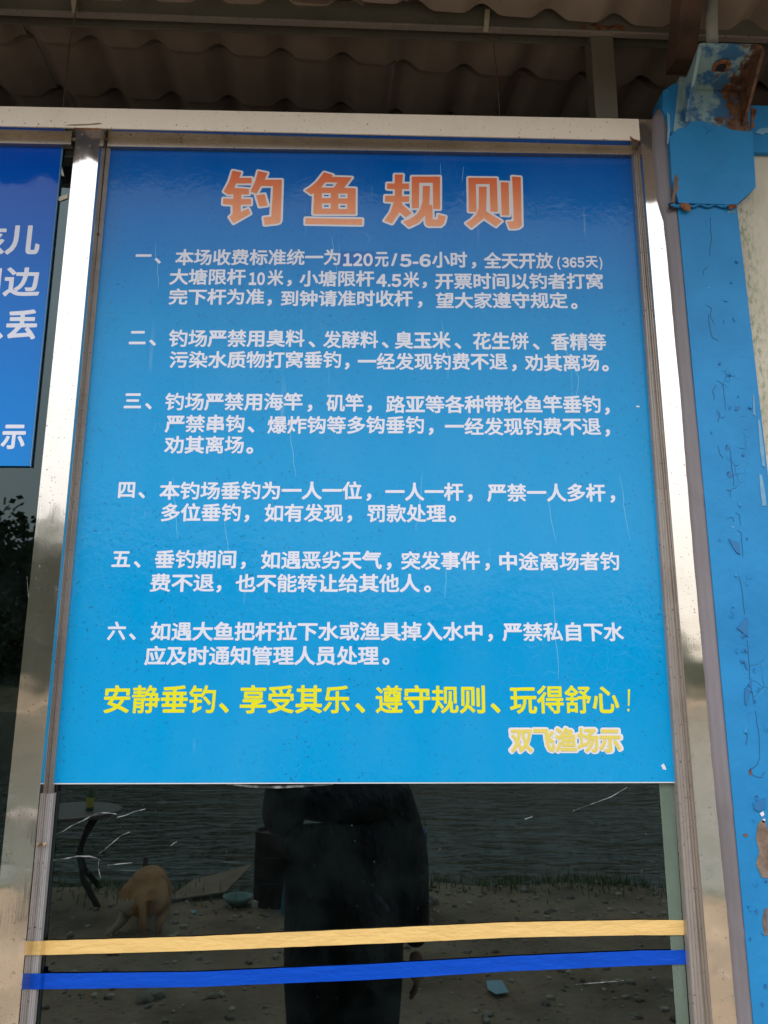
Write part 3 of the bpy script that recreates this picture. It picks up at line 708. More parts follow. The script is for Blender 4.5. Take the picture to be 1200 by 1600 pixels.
text_line('notice_line', 682, 682, 39, [('示', 2.5, 40)], INK_WHITE, b2, .034, xl=0, xr=60)
bpy.data.objects.remove(_fo)

# ------------------------------------------------------------------ tapes
def tape(name, top_, bot_, y, mat, label):
    n = len(top_); bm = bmesh.new(); rings = []
    for i in range(n):
        xt, yt, dy = top_[i]; xb, yb, _ = bot_[i]
        a_, b_ = at(xt, yt, y+dy), at(xb, yb, y+dy)
        rings.append([a_, b_, b_+Vector((0, .0004, 0)), a_+Vector((0, .0004, 0))])
    loft(bm, rings); return tag(obj(name, bm, mat, None, False), label, 'tape')
def interp(P, x):
    for a_, b_ in zip(P, P[1:]):
        if x <= b_[0]: break
    t = (x-a_[0])/(b_[0]-a_[0]); return a_[1]+(b_[1]-a_[1])*t
def mk_tape(name, tp, bt_, xs_, mat, label):
    T_, B_ = [], []
    sl = [(x, (SY-.0035 if x < 64 else (SY-.0035+(x-64)/8*(.0025-SY+.0035) if x < 72 else .0025))) for x in xs_]
    for x, yy in sl:
        T_.append((x, interp(tp, x)+random.uniform(-.25, .25), yy)); B_.append((x-1.5 if x > 500 else x-2, interp(bt_, x)+random.uniform(-.25, .25), yy))
    T_[-1] = (T_[-1][0]-0, T_[-1][1], T_[-1][2])
    return tape(name, T_, B_, 0, mat, label)
xs_ = [50, 57, 63.5, 65, 68, 72, 80]+list(range(100, 1060, 20))+[1060, 1070, 1078]
mk_tape('adhesive_tape', [(40, 1471), (300, 1463.5), (600, 1450), (800, 1441), (1000, 1437.5), (1090, 1438)], [(40, 1493), (300, 1486), (600, 1474), (800, 1465), (1000, 1461), (1090, 1461)], xs_, YTAPE, 'orange yellow adhesive tape stuck across the lower glass')
xs_ = [44, 52, 59, 63, 66, 70, 78]+list(range(100, 1060, 20))+[1060, 1072, 1082]
mk_tape('adhesive_tape', [(40, 1521.5), (300, 1519), (600, 1505.5), (800, 1494), (1000, 1485.5), (1090, 1484)], [(40, 1546), (300, 1542.5), (600, 1530), (800, 1517.5), (1000, 1509), (1090, 1506)], xs_, BTAPE, 'royal blue adhesive tape stuck across the lowest glass')
# two little tan shells on the sash
for (px, py, lab) in ((59.5, 1317, 'small tan snail on the left sash, left of the pair'), (69, 1320, 'small tan snail on the left sash, right of the pair')):
    p = at(px, py, SY-.006); bm = bmesh.new()
    prev = []
    tube(bm, [p+Vector((math.cos(t*2.2)*.0022*(1-t/7), -.001*t*.7, math.sin(t*2.2)*.0022*(1-t/7))) for t in [k*.35 for k in range(16)]], [.0038*(1-k/19) for k in range(16)], 7)
    tag(obj('snail', bm, M('tan_shell', (.45, .33, .22), .5).m, None, True), lab, 'snail')

# ------------------------------------------------------------------ sealant, blue column, bracket, right-hand wall
CYF = -.058
def edge(P, y):
    return [at(px, py, y) for px, py in P]
segs = [(172, 1024, 1040), (186, 1018, 1043), (240, 1020, 1046), (310, 1026, 1051), (326, 1031, 1058), (345, 1037, 1060), (400, 1043, 1066), (500, 1052, 1074), (600, 1062, 1083), (740, 1073, 1098), (880, 1085, 1111), (1000, 1096, 1121), (1180, 1112, 1138), (1260, 1120, 1146), (1440, 1138, 1163), (1600, 1152, 1178), (2150, 1202, 1228)]
bm = bmesh.new(); rings = []
fine = []
for (y0_, l0, r0_), (y1_, l1, r1) in zip(segs, segs[1:]):
    k = max(1, int((y1_-y0_)/14))
    for i in range(k): t = i/k; fine.append((y0_+(y1_-y0_)*t, l0+(l1-l0)*t+random.uniform(-.35, .35), r0_+(r1-r0_)*t+random.uniform(-.2, .2)))
fine.append(segs[-1])
for py, lx, rx in fine:
    a_, b_ = at(lx, py, FY-.001), at(rx+1.5, py, CYF+.006); z = (a_.z+b_.z)/2; r = []
    jt = .0018 if any(abs(py-q) < 7 for q in (768, 1262, 1450)) else 0
    for k in range(9):
        t = k/8; x = a_.x+(b_.x-a_.x)*t; bul = math.sin(math.pi*min(max(t, 0), 1))**.6*(.007+jt)
        yy = a_.y+(b_.y-a_.y)*t-bul + (.003 if k == 3 else 0)
        r.append((x, yy, z))
    r += [(b_.x, .0, z), (a_.x+.002, .0, z)]
    rings.append(r)
loft(bm, rings); tag(obj('sealant_strip', bm, CAULK, None, True), 'grey sealant strip filling the gap between window jamb and blue column', 'sealant')

colm = tag(empty('steel_column', (at(1110, 500, CYF).x, 0, 0)), 'flaking blue painted steel column with rusty bracket at its head', 'column')
L0, L1 = ext(1059, 326, 1138.5, 1180, 322, 2500, CYF); 
cR0, cR1 = ext(1151.5, 326, 1193.5, 690, 322, 2500, CYF); L0.z = cR0.z = at(1100, 318, CYF).z; L1.z = cR1.z = 0.0
L1 = L0+(at(1138.5, 1180, CYF)-L0)*((0-L0.z)/(at(1138.5, 1180, CYF).z-L0.z)); q_ = at(1193.5, 690, CYF); cR1 = cR0+(q_-cR0)*((0-cR0.z)/(q_.z-cR0.z))
bm = bmesh.new(); loft(bm, [[(a_.x, CYF, a_.z), (b_.x, CYF, b_.z), (b_.x, CYF+.10, b_.z), (a_.x, CYF+.10, a_.z)] for a_, b_ in ((L0, cR0), (L1, cR1))]); obj('column_shaft', bm, BLUE, colm, bevel=.005)
# a thin blue edge strip beside the wall
# gusset plate
GY = CYF-.008
gp = [(1046, 214), (1055, 206), (1059, 201), (1072, 198), (1080, 191), (1092, 189), (1105, 191), (1115, 197), (1128, 197), (1143, 203), (1176, 206), (1181, 292), (1150, 319.5), (1061, 317), (1050, 280)]
bm = bmesh.new(); P = edge(gp, GY); prism(bm, [(p.x, p.z) for p in P], GY, CYF+.05); obj('gusset_plate', bm, BLUE, colm, bevel=.002)
# head block behind the bracket, pale old paint
hp = [(1052, 206), (1062, 120), (1160, 120), (1172, 206)]
bm = bmesh.new(); P = edge(hp, GY+.002); P[0].z -= .0; prism(bm, [(P[0].x, P[0].z+.0005), (P[1].x, P[1].z), (P[2].x, P[2].z), (P[3].x, P[3].z+.0005)], GY+.002, CYF+.08); obj('column_head', bm, OLDPAINT, colm, bevel=.002)
# left cheek plate in dark blue, running up to the bracket
ck = [(1035, 170), (1036, 142), (1050, 132), (1066, 128), (1068, 200), (1050, 210)]
bm = bmesh.new(); P = edge(ck, GY+.004); prism(bm, [(p.x, p.z) for p in P], GY+.004, CYF+.06); obj('cheek_plate', bm, BLUE, colm, bevel=.001)
# channel bracket open downwards, standing out of the column head towards the viewer
WT = .007
fl, fr_ = at(1066, 150, GY), at(1160, 150, GY)                          # where its web meets the column
NY = -.165
nl, nr = at(1090, 66, NY), at(1193, 72, NY)
zf, zn = at(1110, 136, GY).z, at(1140, 68, NY).z
x0f, x1f, x0n, x1n = fl.x, fr_.x, nl.x, nr.x
def chan(x0, x1, y, zt, dl, dr, rr=.010):                                # inverted U, closed ring
    o_p = [(x0, zt-dl), (x0, zt-rr), (x0+rr*.3, zt-rr*.3), (x0+rr, zt), (x1-rr, zt), (x1-rr*.3, zt-rr*.3), (x1, zt-rr), (x1, zt-dr)]
    i_p = [(x1-WT, zt-dr), (x1-WT, zt-rr), (x1-WT-rr*.15, zt-WT-rr*.1), (x1-rr-WT*.5, zt-WT), (x0+rr+WT*.5, zt-WT), (x0+WT+rr*.15, zt-WT-rr*.1), (x0+WT, zt-rr), (x0+WT, zt-dl)]
    return [(x, y, z) for x, z in o_p+i_p]
bm = bmesh.new()
rings = []
for t in (0, .25, .5, .75, 1):
    y = GY+(NY-GY)*t; zt = zf+(zn-zf)*t
    rings.append(chan(x0f+(x0n-x0f)*t, x1f+(x1n-x1f)*t, y, zt, .075*(1-t)+.016, .075*(1-t)+.022))
loft(bm, rings); br_o = obj('bracket', bm, OLDPAINT, colm)
br_o['label'] = 'rusty channel bracket with peeling pale blue paint'
# bolt hole: a rusty rim, and a black disc painted for the hole's shade
bm = bmesh.new(); t = .55; cx = (x0f+x1f)/2*(1-t)+(x0n+x1n)/2*t-.008; cy = GY+(NY-GY)*t; cz = zf+(zn-zf)*t-WT
lathe(bm, [(.020, -.0005), (.018, -.003), (.011, -.0025), (.010, .003)], (cx+.006, cy, cz), 18); obj('bolt_hole_rim', bm, RUST, colm)
bm = bmesh.new(); lathe(bm, [(.0105, -.0036), (.0105, -.0028)], (cx+.006, cy, cz), 16); obj('hole_shade_disc', bm, BLACK, colm)
# rust and chips where the plate meets the shaft
def flake(poly, y, mat, name='rust_or_shade_patch', th=.0012, parent=colm):
    bm = bmesh.new(); P = edge(poly, y); prism(bm, [(p.x, p.z) for p in P], y-th, y+.0004); return obj(name, bm, mat, parent)
PALEB = M('bleached_paint', (.2, .38, .55), .6); spotty(PALEB, (.17, .37, .55), (.10, .26, .42), 40); PALEB = PALEB.m
BARE = M('bare_primer', (.3, .24, .2), .8); spotty(BARE, (.27, .22, .19), (.13, .075, .045), 28, (.3, .6)); BARE.bump(BARE.noise(60, 6), .7, .003); BARE = BARE.m
DARKB = M('dark_crack', (.01, .07, .18), .6).m
bm = bmesh.new()
for i in range(26):
    x = 1052+i*3.8; p = at(x, 321+2*math.sin(i), CYF-.004)
    bmesh.ops.create_icosphere(bm, subdivisions=1, radius=.0045 if 5 < i < 21 else .006, matrix=Matrix.Translation(p) @ Matrix.Diagonal((1.4, .8, .7, 1)))
obj('weld_bead', bm, BLUE, colm, True)
flake([(1064, 317), (1073, 318), (1080, 322), (1077, 331), (1068, 328), (1062, 322)], CYF-.008, RUST)
flake([(1137, 321), (1149, 319), (1151, 325), (1140, 327)], CYF-.008, RUST)
flake([(1044, 318), (1062, 316), (1064, 321), (1054, 328), (1045, 327)], CYF-.004, M('gap_shade', (.01, .01, .012), .9).m)  # black patch painted in for the shade of the gap beside the plate
flake([(1056, 271), (1060, 280), (1058, 288), (1061, 294), (1055, 305), (1054, 318), (1049, 316), (1052, 295), (1053, 282)], GY, BARE, 'bare_patch')
flake([(1042, 175), (1046, 180), (1047, 205), (1044, 226), (1042, 225), (1043, 200)], CYF-.007, PALEB, 'pale_patch')
flake([(1136, 330), (1147, 327), (1149, 333), (1137, 333)], CYF, PALEB, 'pale_patch')
for poly in ([(1186, 742), (1190, 742), (1195, 768), (1197, 790), (1191, 791), (1188, 770)], [(1176, 616), (1178, 618), (1180, 650), (1177, 648)], [(1184, 655), (1187, 657), (1193, 700), (1195, 730), (1191, 728), (1187, 700)]): flake(poly, CYF, PALEB, 'pale_patch')
for poly in ([(1184, 1288), (1190, 1280), (1196, 1284), (1200, 1300), (1215, 1302), (1216, 1372), (1190, 1371), (1181, 1350), (1186, 1330), (1181, 1310)], [(1194, 1420), (1198, 1418), (1199, 1460), (1194, 1462), (1191, 1440)], [(1161, 1303), (1167, 1302), (1169, 1306), (1163, 1308)]):
    flake(poly, CYF, BARE, 'bare_patch')
flake([(1170, 1205), (1173, 1200), (1174, 1209), (1171, 1212)], CYF, RUST)
flake([(1187, 1271), (1192, 1267), (1194, 1273), (1190, 1276)], CYF, INK_CREAM, 'bare_patch'); flake([(1190, 1281), (1195, 1279), (1195, 1285), (1191, 1285)], CYF, INK_CREAM, 'bare_patch')
CURL = M('curled_paint', (.014, .15, .38), .5).m
for poly in ([(1138, 842), (1154, 848), (1156, 866), (1151, 864), (1145, 856)], [(1165, 965), (1168, 966), (1168, 995), (1164, 992), (1151, 981), (1157, 974)], [(1176, 1255), (1195, 1246), (1195, 1262), (1185, 1268), (1178, 1264)], [(1148, 642), (1150, 636), (1155, 634), (1152, 640)],
             [(1156, 1032), (1163, 1030), (1168, 1045), (1166, 1046), (1162, 1034), (1158, 1036)], [(1164, 1075), (1172, 1077), (1176, 1081), (1171, 1080), (1166, 1102), (1164, 1100), (1163, 1085)]):
    flake(poly, CYF, CURL, 'curled_flake', .0022)
def crk(pts, w_=.85, y=CYF): 
    n_ = []
    for a_, b_ in zip(pts, pts[1:]):
        for k in range(3): n_.append((a_[0]+(b_[0]-a_[0])*k/3+random.uniform(-.8, .8), a_[1]+(b_[1]-a_[1])*k/3+random.uniform(-.8, .8)))
    stroke('paint_crack', n_+[pts[-1]], w_, y-.0006, DARKB, colm, .0006)
for pts in ([(1107, 415), (1100, 422), (1098, 430)], [(1103, 476), (1112, 482), (1110, 492), (1116, 505)], [(1107, 490), (1109, 510), (1113, 528), (1122, 532)], [(1120, 595), (1130, 600), (1132, 620), (1133, 640)], [(1119, 600), (1114, 612), (1116, 625)], [(1120, 640), (1124, 652), (1122, 660)],
            [(1135, 766), (1142, 767), (1141, 776)], [(1136, 810), (1145, 808), (1147, 815)], [(1152, 828), (1158, 832), (1160, 850), (1161, 870)], [(1150, 800), (1156, 805), (1157, 820)], [(1122, 695), (1125, 710), (1130, 716)], [(1167, 1000), (1170, 1030), (1172, 1060), (1178, 1100)], [(1188, 1180), (1183, 1195), (1173, 1203), (1177, 1212), (1190, 1216), (1195, 1206)], [(1165, 1165), (1168, 1150), (1164, 1145)], [(1180, 1110), (1185, 1140), (1187, 1180)], [(1155, 900), (1160, 930), (1164, 960)], [(1110, 340), (1112, 372), (1109, 400)], [(1140, 700), (1144, 730), (1147, 760)]):
    crk(pts)
for i in range(46):
    py = random.uniform(400, 1580); px = 1118+(py-400)*.066+random.gauss(6, 13)
    n_ = random.randint(5, 7); r_ = random.uniform(1.6, 4.2)
    poly = [(px+r_*random.uniform(.5, 1.2)*math.cos(k*6.283/n_), py+1.6*r_*random.uniform(.5, 1.2)*math.sin(k*6.283/n_)) for k in range(n_)]
    P = edge(poly, CYF); bm = bmesh.new(); lift = random.randrange(n_)
    a_ = [bm.verts.new((p.x, CYF-(.0032 if k == lift else .0008), p.z)) for k, p in enumerate(P)]; b_ = [bm.verts.new((p.x, CYF+.0003, p.z)) for p in P]
    bm.faces.new(a_)
    for k in range(n_): bm.faces.new((a_[k], b_[k], b_[(k+1) % n_], a_[(k+1) % n_]))
    obj('paint_flake', bm, BLUE if i % 3 else CURL, colm)
bm = bmesh.new()
for px, py in ((1151, 409), (1172, 637)):
    p = at(px, py, CYF-.001); bmesh.ops.create_uvsphere(bm, u_segments=10, v_segments=6, radius=.0035, matrix=Matrix.Translation(p))
obj('rivet', bm, BLUE, colm, True)

# pale wall and blue beam right of the column
wx0 = L0.x+.05
bm = bmesh.new(); box(bm, (cR0.x-.03, CYF+.022, 0), (4.2, CYF+.06, at(1190, 243, CYF+.022).z)); tag(obj('side_wall_panel', bm, PLASTER), 'off white plastered wall panel right of the blue column', 'wall')
# thin blue edging strip between the column and the wall
bm = bmesh.new(); ea, eb = ext(1152.5, 326, 1196, 700, 324, 1500, CYF); ea.z = L0.z-.01
loft(bm, [[(c.x-.004, CYF+.008, c.z), (c.x+.0035, CYF+.008, c.z), (c.x+.0035, CYF+.02, c.z), (c.x-.004, CYF+.02, c.z)] for c in (ea, eb)]); obj('edge_strip', bm, BLUE, colm)
bm = bmesh.new(); z1, z0_ = at(1185, 165, CYF+.01).z, at(1185, 238, CYF+.01).z
box(bm, (at(1168, 200, CYF+.01).x, CYF+.01, z0_), (4.2, CYF+.09, z1)); hb = tag(obj('side_beam', bm, BLUE, None, bevel=.003), 'blue steel beam running right from the column head above the pale wall', 'beam')
flake([(1174, 168), (1182, 172), (1180, 182), (1176, 190), (1179, 198), (1173, 202)], CYF+.009, RUST, parent=hb)
flake([(1180, 207), (1184, 203), (1189, 201), (1210, 199), (1210, 208), (1196, 208), (1191, 211), (1184, 209)], CYF+.009, PALEB, 'pale_patch', parent=hb)
# grey pipe and brown rafter above the bracket
bm = bmesh.new(); tube(bm, [at(1113, 67, -.11), at(1112, 40, -.115), at(1111, -60, -.12)], .0125, 14)
tag(obj('grey_pipe', bm, M('light_grey_pipe', (.34, .36, .34), .5).m, None, True), 'light grey pipe rising from the bracket', 'pipe')
RB = M('rusted_rafter', rough=.8); RB.col(RB.ramp(RB.noise(14, 6), [(.3, (.06, .04, .032)), (.6, (.13, .075, .055))])); RB = RB.m
bm = bmesh.new(); a_, b_, c_, d_ = at(1056, 92, -.03), at(1088, 92, -.03), at(1102, -40, -.20), at(1068, -40, -.20)
loft(bm, [[(p.x, p.y, p.z), (q.x, q.y, q.z), (q.x, q.y+.06, q.z+.01), (p.x, p.y+.06, p.z+.01)] for p, q in ((a_, b_), (d_, c_))])
tag(obj('steel_rafter', bm, RB, None, bevel=.003), 'brown rusted steel rafter stub beside the grey pipe', 'rafter')

# ------------------------------------------------------------------ what the glass mirrors: the yard and the pond shore
def skin_mesh(name, verts, edges, radii, mat, parent=None, sub=2, root=0):
    me = bpy.data.meshes.new(name); me.from_pydata([tuple(v_) for v_ in verts], edges, []); o = bpy.data.objects.new(name, me); COL.objects.link(o)
    sk = o.modifiers.new('skin', 'SKIN'); sk.use_smooth_shade = True
    if not me.skin_vertices: 
        bpy.context.view_layer.objects.active = o
    for i, r in enumerate(radii):
        d_ = me.skin_vertices[0].data[i]; d_.radius = r if isinstance(r, tuple) else (r, r); d_.use_root = (i == root)
    sb = o.modifiers.new('sub', 'SUBSURF'); sb.levels = sub; sb.render_levels = sub
    dg = bpy.context.evaluated_depsgraph_get(); m2 = bpy.data.meshes.new_from_object(o.evaluated_get(dg))
    for p in m2.polygons: p.use_smooth = True
    bpy.data.objects.remove(o); m2.name = name
    m2.materials.clear(); m2.materials.append(mat)
    ob = bpy.data.objects.new(name, m2); COL.objects.link(ob)
    if parent: ob.parent = parent; m2.transform(parent.matrix_basis.inverted())
    return ob
# the photographer, arm raised with the phone
PX = refl_at(542, 1300, 1.93).x; PYY = -1.93
per = tag(empty('person', (PX, PYY, 0)), 'person in dark jacket and trousers raising a phone, mirrored in the lower glass', 'person')
CLOTH = M('black_jacket', (.02, .023, .033), .5); CLOTH.bump(CLOTH.noise(6, 5, .6, (1.6, 1, .7)), 1.0, .09); CLOTH = CLOTH.m
TROU = M('dark_trousers', (.018, .02, .026), .9).m; SKIN_ = M('skin', (.42, .24, .16), .5).m; HAIR_ = M('black_hair', (.008, .007, .006), .5).m
X = lambda dx, dy, z: (PX+dx, PYY+dy, z)
V = [X(0, 0, .98), X(0, 0, 1.15), X(0, .01, 1.32), X(0, 0, 1.42), X(0, 0, 1.50), X(0, .01, 1.56), X(0, .015, 1.64), X(0, .01, 1.70),
     X(.20, 0, 1.38), X(.275, -.01, 1.15), X(.29, .03, .90), X(.29, .05, .80), X(-.20, 0, 1.37), X(-.29, .10, 1.27), X(-.22, .28, 1.70),
     X(.11, 0, .90), X(.10, .01, .50), X(.13, -.02, .12), X(.135, .10, .05), X(-.13, 0, .90), X(-.11, .02, .50), X(-.14, -.02, .12), X(-.15, .10, .05)]
Ed = [(0, 1), (1, 2), (2, 3), (3, 4), (4, 5), (5, 6), (6, 7), (3, 8), (8, 9), (9, 10), (10, 11), (3, 12), (12, 13), (13, 14), (0, 15), (15, 16), (16, 17), (17, 18), (0, 19), (19, 20), (20, 21), (21, 22)]
Rr = [(.235, .19), (.235, .18), (.24, .17), (.15, .11), (.055, .055), (.075, .08), (.08, .095), (.06, .07), (.10, .10), (.08, .08), (.06, .06), (.045, .045), (.11, .11), (.09, .085), (.055, .055), (.20, .17), (.17, .13), (.09, .08), (.045, .04), (.20, .17), (.17, .13), (.07, .07), (.045, .04)]
body = skin_mesh('body', V, Ed, Rr, CLOTH, per)
# zones of the one continuous figure
for m_ in (SKIN_, TROU, HAIR_): body.data.materials.append(m_)
for p in body.data.polygons:
    c = p.center+Vector((PX, PYY, 0)) if False else p.center
    if c.z > 1.49: p.material_index = 3 if (c.z > 1.66 or c.y < -.02) and abs(c.x) < .12 and c.z > 1.58 else (1 if abs(c.x) < .12 and c.y < .13 else 0)
    elif c.z < .72 and abs(c.x) < .25: p.material_index = 2
def hand(base, direc, side, curl, fwd=None):
    d_ = Vector(direc).normalized(); s = Vector(side).normalized(); n = d_.cross(s).normalized()
    b = Vector(base); V, E2, R2 = [b-d_*.03, b+d_*.03, b+d_*.075], [(0, 1), (1, 2)], [(.024, .020), (.036, .016), (.036, .014)]
    for k, (off_, L_) in enumerate(((-.030, .070), (-.010, .080), (.010, .075), (.030, .058))):
        r0_ = b+d_*.075+s*off_; V.append(r0_); R2.append(.0095); E2.append((2, len(V)-1)); prev = r0_; dd = d_.copy()
        for j in range(3):
            dd = (dd+n*curl*(j+1)*.5).normalized(); prev = prev+dd*L_/3; V.append(prev); R2.append(.0088-.001*j); E2.append((len(V)-2, len(V)-1))
    r0_ = b+d_*.02-s*.034; V.append(r0_); R2.append(.012); E2.append((1, len(V)-1)); prev = r0_; dd = (d_*.7-s*.7).normalized()
    for j in range(2): prev = prev+dd*.028; V.append(prev); R2.append(.010-.001*j); E2.append((len(V)-2, len(V)-1)); dd = (dd+n*curl+d_*.3).normalized()
    return skin_mesh('hand', V, E2, R2, SKIN_, per, 1, 1)
hand(X(.29, .055, .77), (0, .12, -1), (0, 1, 0), -.25)
hand(X(-.165, .315, 1.78), (.75, .25, .75), (.3, .2, -.6), .35)
# facial features and ears
def blob(bm, c, r, s=(1, 1, 1)): bmesh.ops.create_uvsphere(bm, u_segments=12, v_segments=8, radius=r, matrix=Matrix.Translation(c) @ Matrix.Diagonal((*s, 1)))
bm = bmesh.new(); blob(bm, X(0, .115, 1.61), .014, (.8, 1.1, 1.5)); obj('nose', bm, SKIN_, per, True)
for s in (-1, 1):
    bm = bmesh.new(); blob(bm, X(.082*s, .01, 1.61), .022, (.4, .8, 1.3)); obj('ear', bm, SKIN_, per, True)
for s in (-1, 1):
    bm = bmesh.new(); blob(bm, X(.032*s, .095, 1.635), .011, (1.3, .7, .7)); obj('eye', bm, INK_CREAM, per, True)
bm = bmesh.new(); blob(bm, X(0, .102, 1.565), .018, (1.4, .5, .35)); obj('mouth', bm, M('lips', (.35, .12, .1), .5).m, per, True)
# phone, just behind the lens
bm = bmesh.new(); box(bm, (-.045, -D-.020, H-.14), (.035, -D-.010, H+.02)); ph = tag(obj('phone', bm, BLACK, None, bevel=.003), 'dark mobile phone held up by the photographer', 'phone')
bm = bmesh.new(); tube(bm, [X(-.14, .06, 1.43), X(0, .15, 1.2), X(.16, .14, .98), X(.22, .05, .88)], .018, 6)
tag(obj('shoulder_strap', bm, M('grey_strap', (.14, .13, .18), .7).m, per, True), None)

# dog seen from behind, nose down to the grass
dg0 = refl_ground(222, 1462); dg0.z = 0
FUR = M('tan_fur', rough=.9); FUR.col(FUR.ramp(FUR.noise(9, 6, .65), [(.3, (.30, .13, .05)), (.5, (.48, .24, .10)), (.72, (.62, .38, .19))])); FUR.bump(FUR.noise(120, 4, .6, (1, 1, .3)), .5, .01)
PALEF = M('pale_fur', (.50, .42, .32), .9).m
dog = tag(empty('dog', dg0), 'tan dog seen from behind with nose to the ground, mirrored at the lower left glass', 'dog')
q = lambda x, y, z: dg0+Vector((x*1.2, y, z*.66))
V = [q(0, 0, .40), q(-.02, -.15, .44), q(-.04, -.34, .43), q(-.06, -.50, .42), q(-.09, -.62, .36), q(-.13, -.72, .25), q(-.15, -.78, .16), q(-.155, -.84, .10),
     q(-.10, .02, .33), q(-.11, -.06, .24), q(-.12, .05, .15), q(-.19, .06, .03), q(-.20, .0, .018),
     q(.10, .02, .33), q(.11, -.06, .24), q(.11, .05, .15), q(.105, .03, .03), q(.105, -.03, .018),
     q(-.13, -.50, .30), q(-.14, -.47, .17), q(-.14, -.52, .03), q(-.14, -.56, .016), q(.03, -.50, .30), q(.04, -.47, .17), q(.04, -.52, .03), q(.04, -.56, .016),
     q(.01, .10, .37), q(.03, .16, .27), q(.04, .17, .15), q(.045, .16, .06)]
Ed = [(0, 1), (1, 2), (2, 3), (3, 4), (4, 5), (5, 6), (6, 7), (0, 8), (8, 9), (9, 10), (10, 11), (11, 12), (0, 13), (13, 14), (14, 15), (15, 16), (16, 17), (3, 18), (18, 19), (19, 20), (20, 21), (3, 22), (22, 23), (23, 24), (24, 25), (0, 26), (26, 27), (27, 28), (28, 29)]
Rr = [(.15, .14), (.155, .15), (.15, .15), (.13, .14), (.085, .09), (.075, .08), (.05, .05), (.032, .03), .095, .065, .035, .024, .025, .095, .065, .035, .024, .025, .06, .042, .026, .026, .06, .042, .026, .026, .034, .027, .022, .012]
db = skin_mesh('body', V, Ed, Rr, FUR.m, dog); db.data.materials.append(PALEF)
for p in db.data.polygons:
    if p.center.z < .26 and p.center.x < -.06 and p.center.y > -.2: p.material_index = 1
for s in (-1, 1):
    bm = bmesh.new(); c = q(-.14+.055*s, -.73, .30); bmesh.ops.create_cone(bm, cap_ends=True, segments=8, radius1=.03, radius2=.004, depth=.08, matrix=Matrix.Translation(c) @ Matrix.Rotation(.3*s, 4, 'Y') @ Matrix.Diagonal((1, .5, 1, 1))); obj('ear', bm, FUR.m, dog, True)

# drums
def drum(px, py, r, h, mat, label):
    c = refl_ground(px, py); c.z = -.01; bm = bmesh.new(); lathe(bm, [(r*.97, 0), (r, .01), (r, h*.32), (r*1.03, h*.335), (r, h*.35), (r, h*.65), (r*1.03, h*.665), (r, h*.68), (r, h-.012), (r*1.02, h), (r*.94, h), (r*.93, h-.03)], c, 28)
    return tag(obj('drum', bm, mat), label, 'barrel')
DRM = M('sooty_steel', rough=.7); spotty(DRM, (.02, .02, .022), (.06, .04, .03), 8)
drum(430, 1412, .19, .60, DRM.m, 'blackened steel drum on the shore, mirrored left of the photographer')
drum(632, 1416, .19, .60, M('blue_plastic', (.015, .10, .30), .4).m, 'blue plastic drum on the shore, mirrored right of the photographer')
# plastic stool
c = refl_ground(470, 1422); st = tag(empty('plastic_stool', c), 'blue plastic stool on the shore beside the black drum', 'stool'); SB = M('teal_plastic', (.05, .22, .32), .4).m
bm = bmesh.new(); lathe(bm, [(.14, .40), (.15, .405), (.15, .425), (.13, .43), (.02, .425)], c, 24); obj('seat', bm, SB, st, True)
for sx in (-1, 1):
    for sy in (-1, 1):
        bm = bmesh.new(); tube(bm, [c+Vector((.10*sx, .10*sy, .405)), c+Vector((.14*sx, .14*sy, .0))], .018, 6); obj('leg', bm, SB, st)
# table with a bottle
c = refl_ground(96, 1408); tb = tag(empty('yard_table', c), 'dark table with curved legs at the left of the mirrored yard', 'table'); DW = M('dark_wood', (.035, .028, .025), .6).m
bm = bmesh.new(); lathe(bm, [(.42, .70), (.44, .705), (.44, .73), (.42, .735)], c, 32); obj('tabletop', bm, M('worn_tabletop', (.14, .11, .10), .5).m, tb)
for k in range(4):
    a_ = k*math.pi/2+.5; bm = bmesh.new(); dr = Vector((math.cos(a_), math.sin(a_), 0))
    tube(bm, [c+dr*.33+Vector((0, 0, .70)), c+dr*.22+Vector((0, 0, .55)), c+dr*.15+Vector((0, 0, .38)), c+dr*.22+Vector((0, 0, .2)), c+dr*.42], .024, 8); obj('leg', bm, DW, tb, True)
c2 = c+Vector((.19, .05, .735)); bt2 = tag(empty('drink_bottle', c2), 'small bottle with yellow label standing on the dark table', 'bottle')
bm = bmesh.new(); lathe(bm, [(.032, 0), (.033, .01), (.033, .13), (.014, .17), (.014, .195)], c2, 16); obj('bottle_body', bm, M('green_bottle', (.05, .12, .04), .2).m, bt2, True)
bm = bmesh.new(); lathe(bm, [(.034, .03), (.034, .11)], c2, 16); obj('bottle_label', bm, M('yellow_label', (.5, .45, .08), .5).m, bt2)
# stake
c = refl_ground(222, 1392); bm = bmesh.new(); tube(bm, [c+Vector((0, 0, -.1)), c+Vector((.01, 0, .28))], .022, 7); tag(obj('wooden_stake', bm, M('brown_stake', (.09, .045, .03), .8).m), 'short brown stake driven in behind the dog', 'stake')
